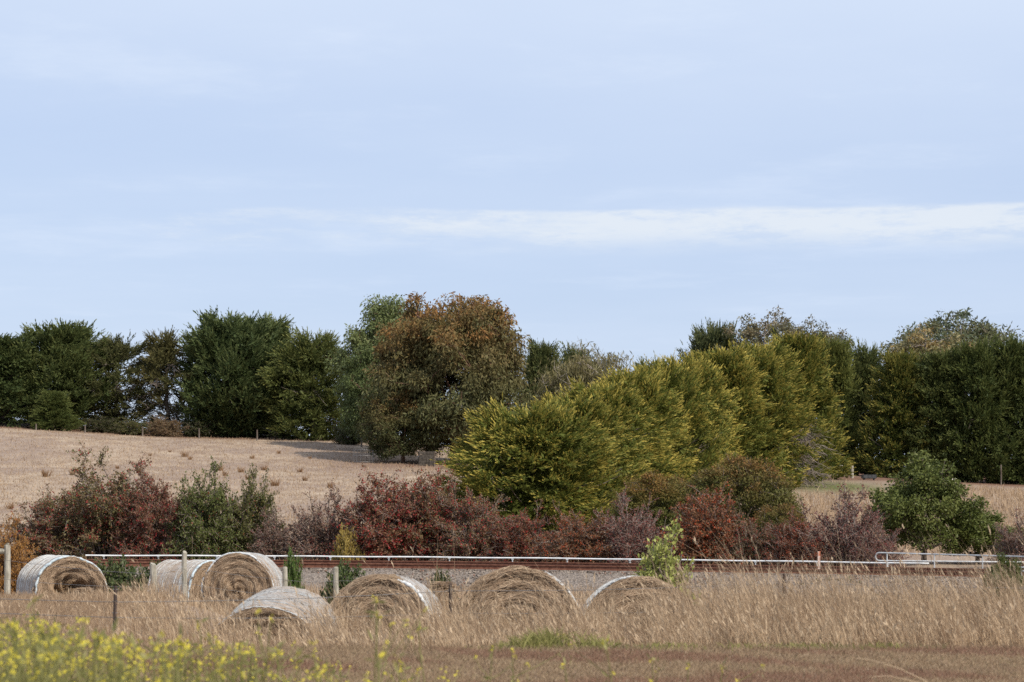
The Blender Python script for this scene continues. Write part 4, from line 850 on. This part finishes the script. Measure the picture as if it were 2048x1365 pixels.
def all_grass():
    rng = np.random.default_rng(77)
    # tall dry grass on the bank in front of and between the bales
    n = 90000; Y = rng.uniform(24.9, 30.2, n); px = rng.uniform(-330, 2420, n); X = gx(px, Y)
    clump = np.sin(X * 3.1 + Y * 2) * .5 + np.sin(X * 7.3 - Y * 4.1) * .5
    dens = np.interp(px, [0, 230, 300, 430, 520, 650, 700, 1400, 1450, 2048], [.02, .06, .40, .5, .55, .6, .75, .9, 1, 1])
    ztop = np.interp(px, [0, 240, 300, 430, 560, 660, 780, 900, 1040, 1150, 1280, 1390, 1450, 1600, 1780, 2048], [.12, .15, .42, .26, .02, .28, .06, .36, .06, .36, .16, .46, .55, .58, .55, .55])
    ztop = ztop * (.35 + .65 * sm(24.9, 28, Y))
    keep = (rng.random(n) < dens * (.75 + .35 * clump)) & (Y > 25.05 + .28 * np.sin(X * 1.7) + .22 * np.sin(X * 5.3 + 1) + rng.normal(0, .12, n)); X, Y, px, ztop = X[keep], Y[keep], px[keep], ztop[keep]; n = len(X)
    H = np.maximum(.12, (ztop - h(X, Y)) * rng.uniform(.35, 1.12, n) * (1 + .16 * np.sin(X * 4.7 + 1.3 * Y) * np.sin(X * 1.9 - Y * 2.3))); tall = rng.random(n) < .03; H[tall] = H[tall] * 1.25 + rng.uniform(.05, .3, tall.sum())
    blades('tall_dry_grass', X, Y, H, (-.20, 0, .20), rng.uniform(.003, .0085, n), np.c_[rng.random(n) ** .8, np.zeros(n), np.clip((rng.random(n) < .25 + .45 * (np.sin(X * 2.3 + Y) * np.sin(X * 5.9 - Y * 1.3) > .25)) * rng.uniform(.3, 1.3, n), 0, 1)], M['drygrass'], rng, 'tall pale dry grass standing around the hay bales', 'grass', head=.16)
    # a second storey of grass on the flat behind the bales
    n = 36000; Y = rng.uniform(31, 62, n); px = rng.uniform(-230, 2280, n); X = gx(px, Y); f = np.interp(px, [0, 240, 300, 640, 900, 1400, 2048], [.25, .35, .55, .55, .6, .9, 1.25]) * (.7 + .3 * np.sin(X * 1.9 + Y * .7))
    f *= np.where((px < 260) & (Y > 40), 1.5, 1)
    H = np.maximum(.08, f * rng.uniform(.25, .8, n)); H *= np.interp(Y, [31, 40, 62], [1.05, 1, .85])
    blades('rough_dry_grass', X, Y, H, (-.14, 0, .22), rng.uniform(.005, .010, n), np.c_[rng.random(n), np.zeros(n), (rng.random(n) < .4) * rng.random(n)], M['drygrass'], rng, 'rough dry grass on the flat between the bales and the railway', 'grass', head=.12)
    # weeds and stalks along the ballast foot and under the hawthorns
    n = 14000; X = rng.uniform(-24, 22, n); off = np.where(rng.random(n) < .6, rng.uniform(-15, -7.0, n), rng.uniform(.9, 4.5, n)); Y = pipe_y(X) + off; H = rng.uniform(.12, .55, n) * np.where(off > 0, .9, 1)
    blades('verge_grass', X, Y, H, (-.1, 0, .25), rng.uniform(.012, .02, n), np.c_[rng.random(n), np.zeros(n), rng.random(n) * .7], M['drygrass'], rng, 'dry weeds along both sides of the railway ballast', 'grass', head=.1)
    # mown strip
    n = 150000; Y = rng.uniform(17.5, 25.3, n); px = rng.uniform(-330, 2420, n); X = gx(px, Y)
    nz = np.sin(X * 1.3 + 2 * np.sin(Y * 1.1)) + np.sin(X * .55 - Y * 1.9 + 1.0) + .7 * np.sin(X * 4.1 + Y * 3.3); red = np.clip(sm(-.2, 1.0, nz) * rng.uniform(.4, 1.1, n), 0, 1)
    edge = sm(24.0, 24.9, Y); green = np.where((rng.random(n) < .75 * edge) & (px > 1000) & (np.sin(X * 2.3) > -.4), rng.uniform(.4, 1, n), (rng.random(n) < .03) * .6); H = rng.uniform(.018, .05, n) * (1 + 1.6 * edge * rng.random(n))
    blades('mown_grass', X, Y, H, (0, 0, .55), rng.uniform(.004, .008, n), np.c_[rng.random(n), green, red * (1 - edge)], M['lawn'], rng, 'short mown brown grass strip in front of the tall grass', 'grass', k=3)
    n = 26000; Y = rng.uniform(25, 44, n); px = rng.uniform(-60, 330, n); X = gx(px, Y); H = rng.uniform(.03, .16, n)
    blades('short_dry_grass', X, Y, H, (0, 0, .45), rng.uniform(.004, .008, n), np.c_[rng.random(n), np.zeros(n), rng.random(n)], M['drygrass'], rng, 'short dry grass on the rise in front of the hollow bale', 'grass', k=3)
    n = 4200; px = np.where(rng.random(n) < .5, rng.normal(1120, 85, n), rng.uniform(1300, 1780, n)); X = gx(px, 25); Y = 24.75 + .25 * rng.normal(size=n) + .1 * np.sin(X * 3); k_ = (np.sin(X * 9.1) + np.sin(X * 4.7 + 1) + rng.normal(0, .9, n) > -.2); X, Y, px = X[k_], Y[k_], px[k_]; n = len(X)
    o = blades('edge_weeds', X, Y, np.where(px < 1270, rng.uniform(.05, .26, n) * np.exp(-((px - 1120) / 110) ** 2) + .03, rng.uniform(.02, .10, n)), (-.05, 0, .45), rng.uniform(.006, .014, n), np.c_[rng.random(n), np.zeros(n), np.zeros(n)], M['mustard'], rng, 'green weeds along the edge of the mown strip', 'weeds', k=4); o.color = (.95, .92, .85, 1)
    # paddock tufts
    n = 90000; Y = 102 + 122 * rng.random(n) ** 1.1; px = rng.uniform(-60, 2110, n); X = gx(px, Y); right = (px > 1560) & (Y < 178)
    H = np.where(right, rng.uniform(.15, .55, n), rng.uniform(.04, .16, n)); tuft = (np.sin(X * 2.9 + 3 * np.sin(Y * .37)) * np.sin(Y * 1.7 + X) > .8) & (rng.random(n) < .35); H = np.where(tuft & ~right, H * 2.2, H)
    ok = ~(((px > 1570) & (Y > 176)) | ((px > 1575) & (px < 1790) & (Y > 160) & (rng.random(n) < .93))); X, Y, H = X[ok], Y[ok], H[ok]; n = len(X)
    blades('paddock_grass', X, Y, H, (-.05, 0, .4), rng.uniform(.02, .045, n), np.c_[rng.random(n), np.zeros(n), rng.random(n) * .6], M['drygrass'], rng, 'sparse dry grass over the sloping paddock', 'grass', k=3)
    # distinct brown tussocks dotted on the slope
    tm = []
    for v in range(3):
        mb = MB(); n = 60; a = rng.uniform(0, 6.28, n); r = rng.uniform(0, .16, n); Hh = rng.uniform(.25, .6, n); t = np.linspace(0, 1, 3)[None]
        P = np.stack([np.cos(a)[:, None] * (r[:, None] + .22 * Hh[:, None] * t ** 1.6), np.sin(a)[:, None] * (r[:, None] + .22 * Hh[:, None] * t ** 1.6), Hh[:, None] * t], -1)
        ribbons(mb, P, np.array([[.022, .018, .004]]), np.c_[rng.random(n) * .45, np.zeros(n), rng.random(n)], rng); tm.append(mb.mesh('tussock'))
    spots = [(1066, 932), (1088, 938), (1205 - 136, 955)]
    tus = [(369, 914, 1.2), (380, 920, .8), (505, 918, .8), (528, 941, 1.0), (441, 942, 1.0), (450, 952, .9), (482, 945, 1.0), (558, 908, .8), (600, 945, .9), (550, 972, 1.2), (660, 976, 1.0), (92, 955, 1.3), (145, 950, .8), (235, 938, .7), (20, 1018, .9), (497, 960, 1.0), (620, 918, .6), (610, 962, .8), (300, 912, .6), (340, 905, .6)]
    for q, (px, py, s_) in enumerate(tus):
        lo, hi_ = 100.0, 230.0
        for _ in range(40):
            md = (lo + hi_) / 2
            if HZ + (EYE - float(h(gx(px, md), md))) / md * F > py: lo = md
            else: hi_ = md
        X = gx(px, lo); o = link('grass_tussock', tm[q % 3], M['drygrass'], color=(.95, .82, .68)); o.location = (X, lo, float(h(X, lo)) - .02); o.scale = (s_ * 1.3, s_ * 1.3, s_ * .75); o.rotation_euler = (0, 0, q)
        tag(o, 'brown grass tussock on the open pale paddock slope', 'grass', 'tussocks dotted over the paddock')
all_grass()

# ------------------------------------------------------------------ mustard in the foreground
def mustard(rng, mb, X, Y, H, nfl, z0=None):
    z = float(h(X, Y)) if z0 is None else z0
    top = np.array([X + rng.normal(0, .06) * H, Y + rng.normal(0, .05) * H, z + H]); base = np.array([X, Y, z])
    C = limb_curve(base, top, 5, 0, .012, rng); tubes(mb, C, np.linspace(.005, .002, 5)[None], 4, A=(rng.random() * .6, 0, 0))
    tips = [top]
    for q in range(nfl):
        s_ = C[rng.integers(1, 4)] * 1.0; e = s_ + np.array([rng.normal(0, .13), rng.normal(0, .13), rng.uniform(.12, .45) * H]); e[2] = min(e[2], z + H * 1.03)
        tubes(mb, limb_curve(s_, e, 4, -.015, .006, rng), np.linspace(.003, .0015, 4)[None], 3, A=(rng.random(), 0, 0)); tips.append(e)
    tips = np.array(tips)
    m = rng.integers(3, 8); p = np.repeat(tips, 5, 0) + rng.normal(0, .008, (len(tips) * 5, 3)); n = len(p)
    leaves(mb, p, rng.normal(size=(n, 3)) + [0, 0, .5], rng.uniform(.010, .021, n), rng.uniform(.010, .017, n), np.c_[rng.random(n), np.where(rng.random(n) < .82, 1, .2), np.zeros(n)], rng)
    n = 12; i = rng.integers(0, 5, n); leaves(mb, C[i] + rng.normal(0, .01, (n, 3)), rng.normal(size=(n, 3)) + [0, 0, .3], rng.uniform(.03, .09, n), rng.uniform(.008, .02, n), np.c_[rng.random(n), np.zeros(n), np.zeros(n)], rng)
    # upright seed pods below the flowers
    n = 10; i = rng.integers(0, len(tips), n); leaves(mb, tips[i] - np.c_[rng.normal(0, .01, (n, 2)), rng.uniform(.02, .14, n)], rng.normal(0, .5, (n, 3)) + [0, 0, .8], rng.uniform(.02, .05, n), .004, np.c_[rng.random(n), np.zeros(n), np.zeros(n)], rng)
def all_mustard():
    rng = np.random.default_rng(5); mb = MB(); n = 0
    while n < 390:
        Y = rng.uniform(9.5, 17.5); px = rng.uniform(-280, 1000)
        p = np.interp(px, [0, 250, 450, 560, 760, 1000], [1, .9, .55, .22, .14, .05])
        if rng.random() > p: continue
        ytop = np.interp(px, [0, 60, 150, 300, 500, 700, 1000], [1255, 1245, 1278, 1296, 1302, 1322, 1340]) + abs(rng.normal(0, 50)) - 12
        H = EYE + (HZ - ytop) / F * Y
        if H < .18: continue
        mustard(rng, mb, gx(px, Y), Y, H, rng.integers(1, 5)); n += 1
    o = link('wild_mustard', mb.mesh('wild_mustard'), M['mustard'], kind='stuff'); o['label'] = 'mass of yellow flowering wild mustard along the near edge'; o['category'] = 'wildflowers'
    for px, ytop, Y in [(748, 1232, 12), (766, 1200, 13), (862, 1262, 14), (985, 1296, 14), (1035, 1300, 15), (1245, 1286, 13), (1300, 1322, 14), (1363, 1335, 15), (1142, 1330, 14), (1440, 1338, 15), (516, 1236, 12), (430, 1250, 12), (60, 1200, 11), (185, 1268, 12)]:
        H = EYE + (HZ - ytop) / F * Y; X = gx(px, Y); m2 = MB(); mustard(rng, m2, 0, 0, H, 3, 0.0)
        r_ = link('mustard_plant', m2.mesh('mustard_plant'), M['mustard']); r_.location = (X, Y, float(h(X, Y))); tag(r_, 'tall slender yellow-flowered mustard stem standing clear of the flower mass', 'plant', 'single mustard stems')
    for pts, label in [([(1702, 1316), (1750, 1322), (1800, 1338), (1850, 1362), (1880, 1385)], 'long pale bent stalk drooping over the mown strip'), ([(1735, 1355), (1775, 1352), (1830, 1364), (1870, 1380)], 'short pale stalk lying beside the long bent one')]:
        P = np.array([at(a, 15.5, b) for a, b in pts]); P = np.r_[P, [[P[-1][0] + .15, P[-1][1], float(h(P[-1][0], P[-1][1]))]]]; r_ = empty('dry_stalk', tuple(P[-1])); tag(r_, label, 'plant')
        t = np.linspace(0, len(P) - 1, 20); C = np.stack([np.interp(t, np.arange(len(P)), P[:, k]) for k in range(3)], -1) - P[-1]; mb = MB(); tubes(mb, C, np.linspace(.0015, .004, 20)[None], 4, A=(.8, .4, 0)); link('stem', mb.mesh('stem'), M['drygrass'], r_)
        q = MB(); leaves(q, C[[1, 2, 4]], rng.normal(size=(3, 3)), np.array([.05, .04, .04]), .006, (.7, .3, 0), rng); link('husk', q.mesh('husk'), M['drygrass'], r_)
all_mustard()
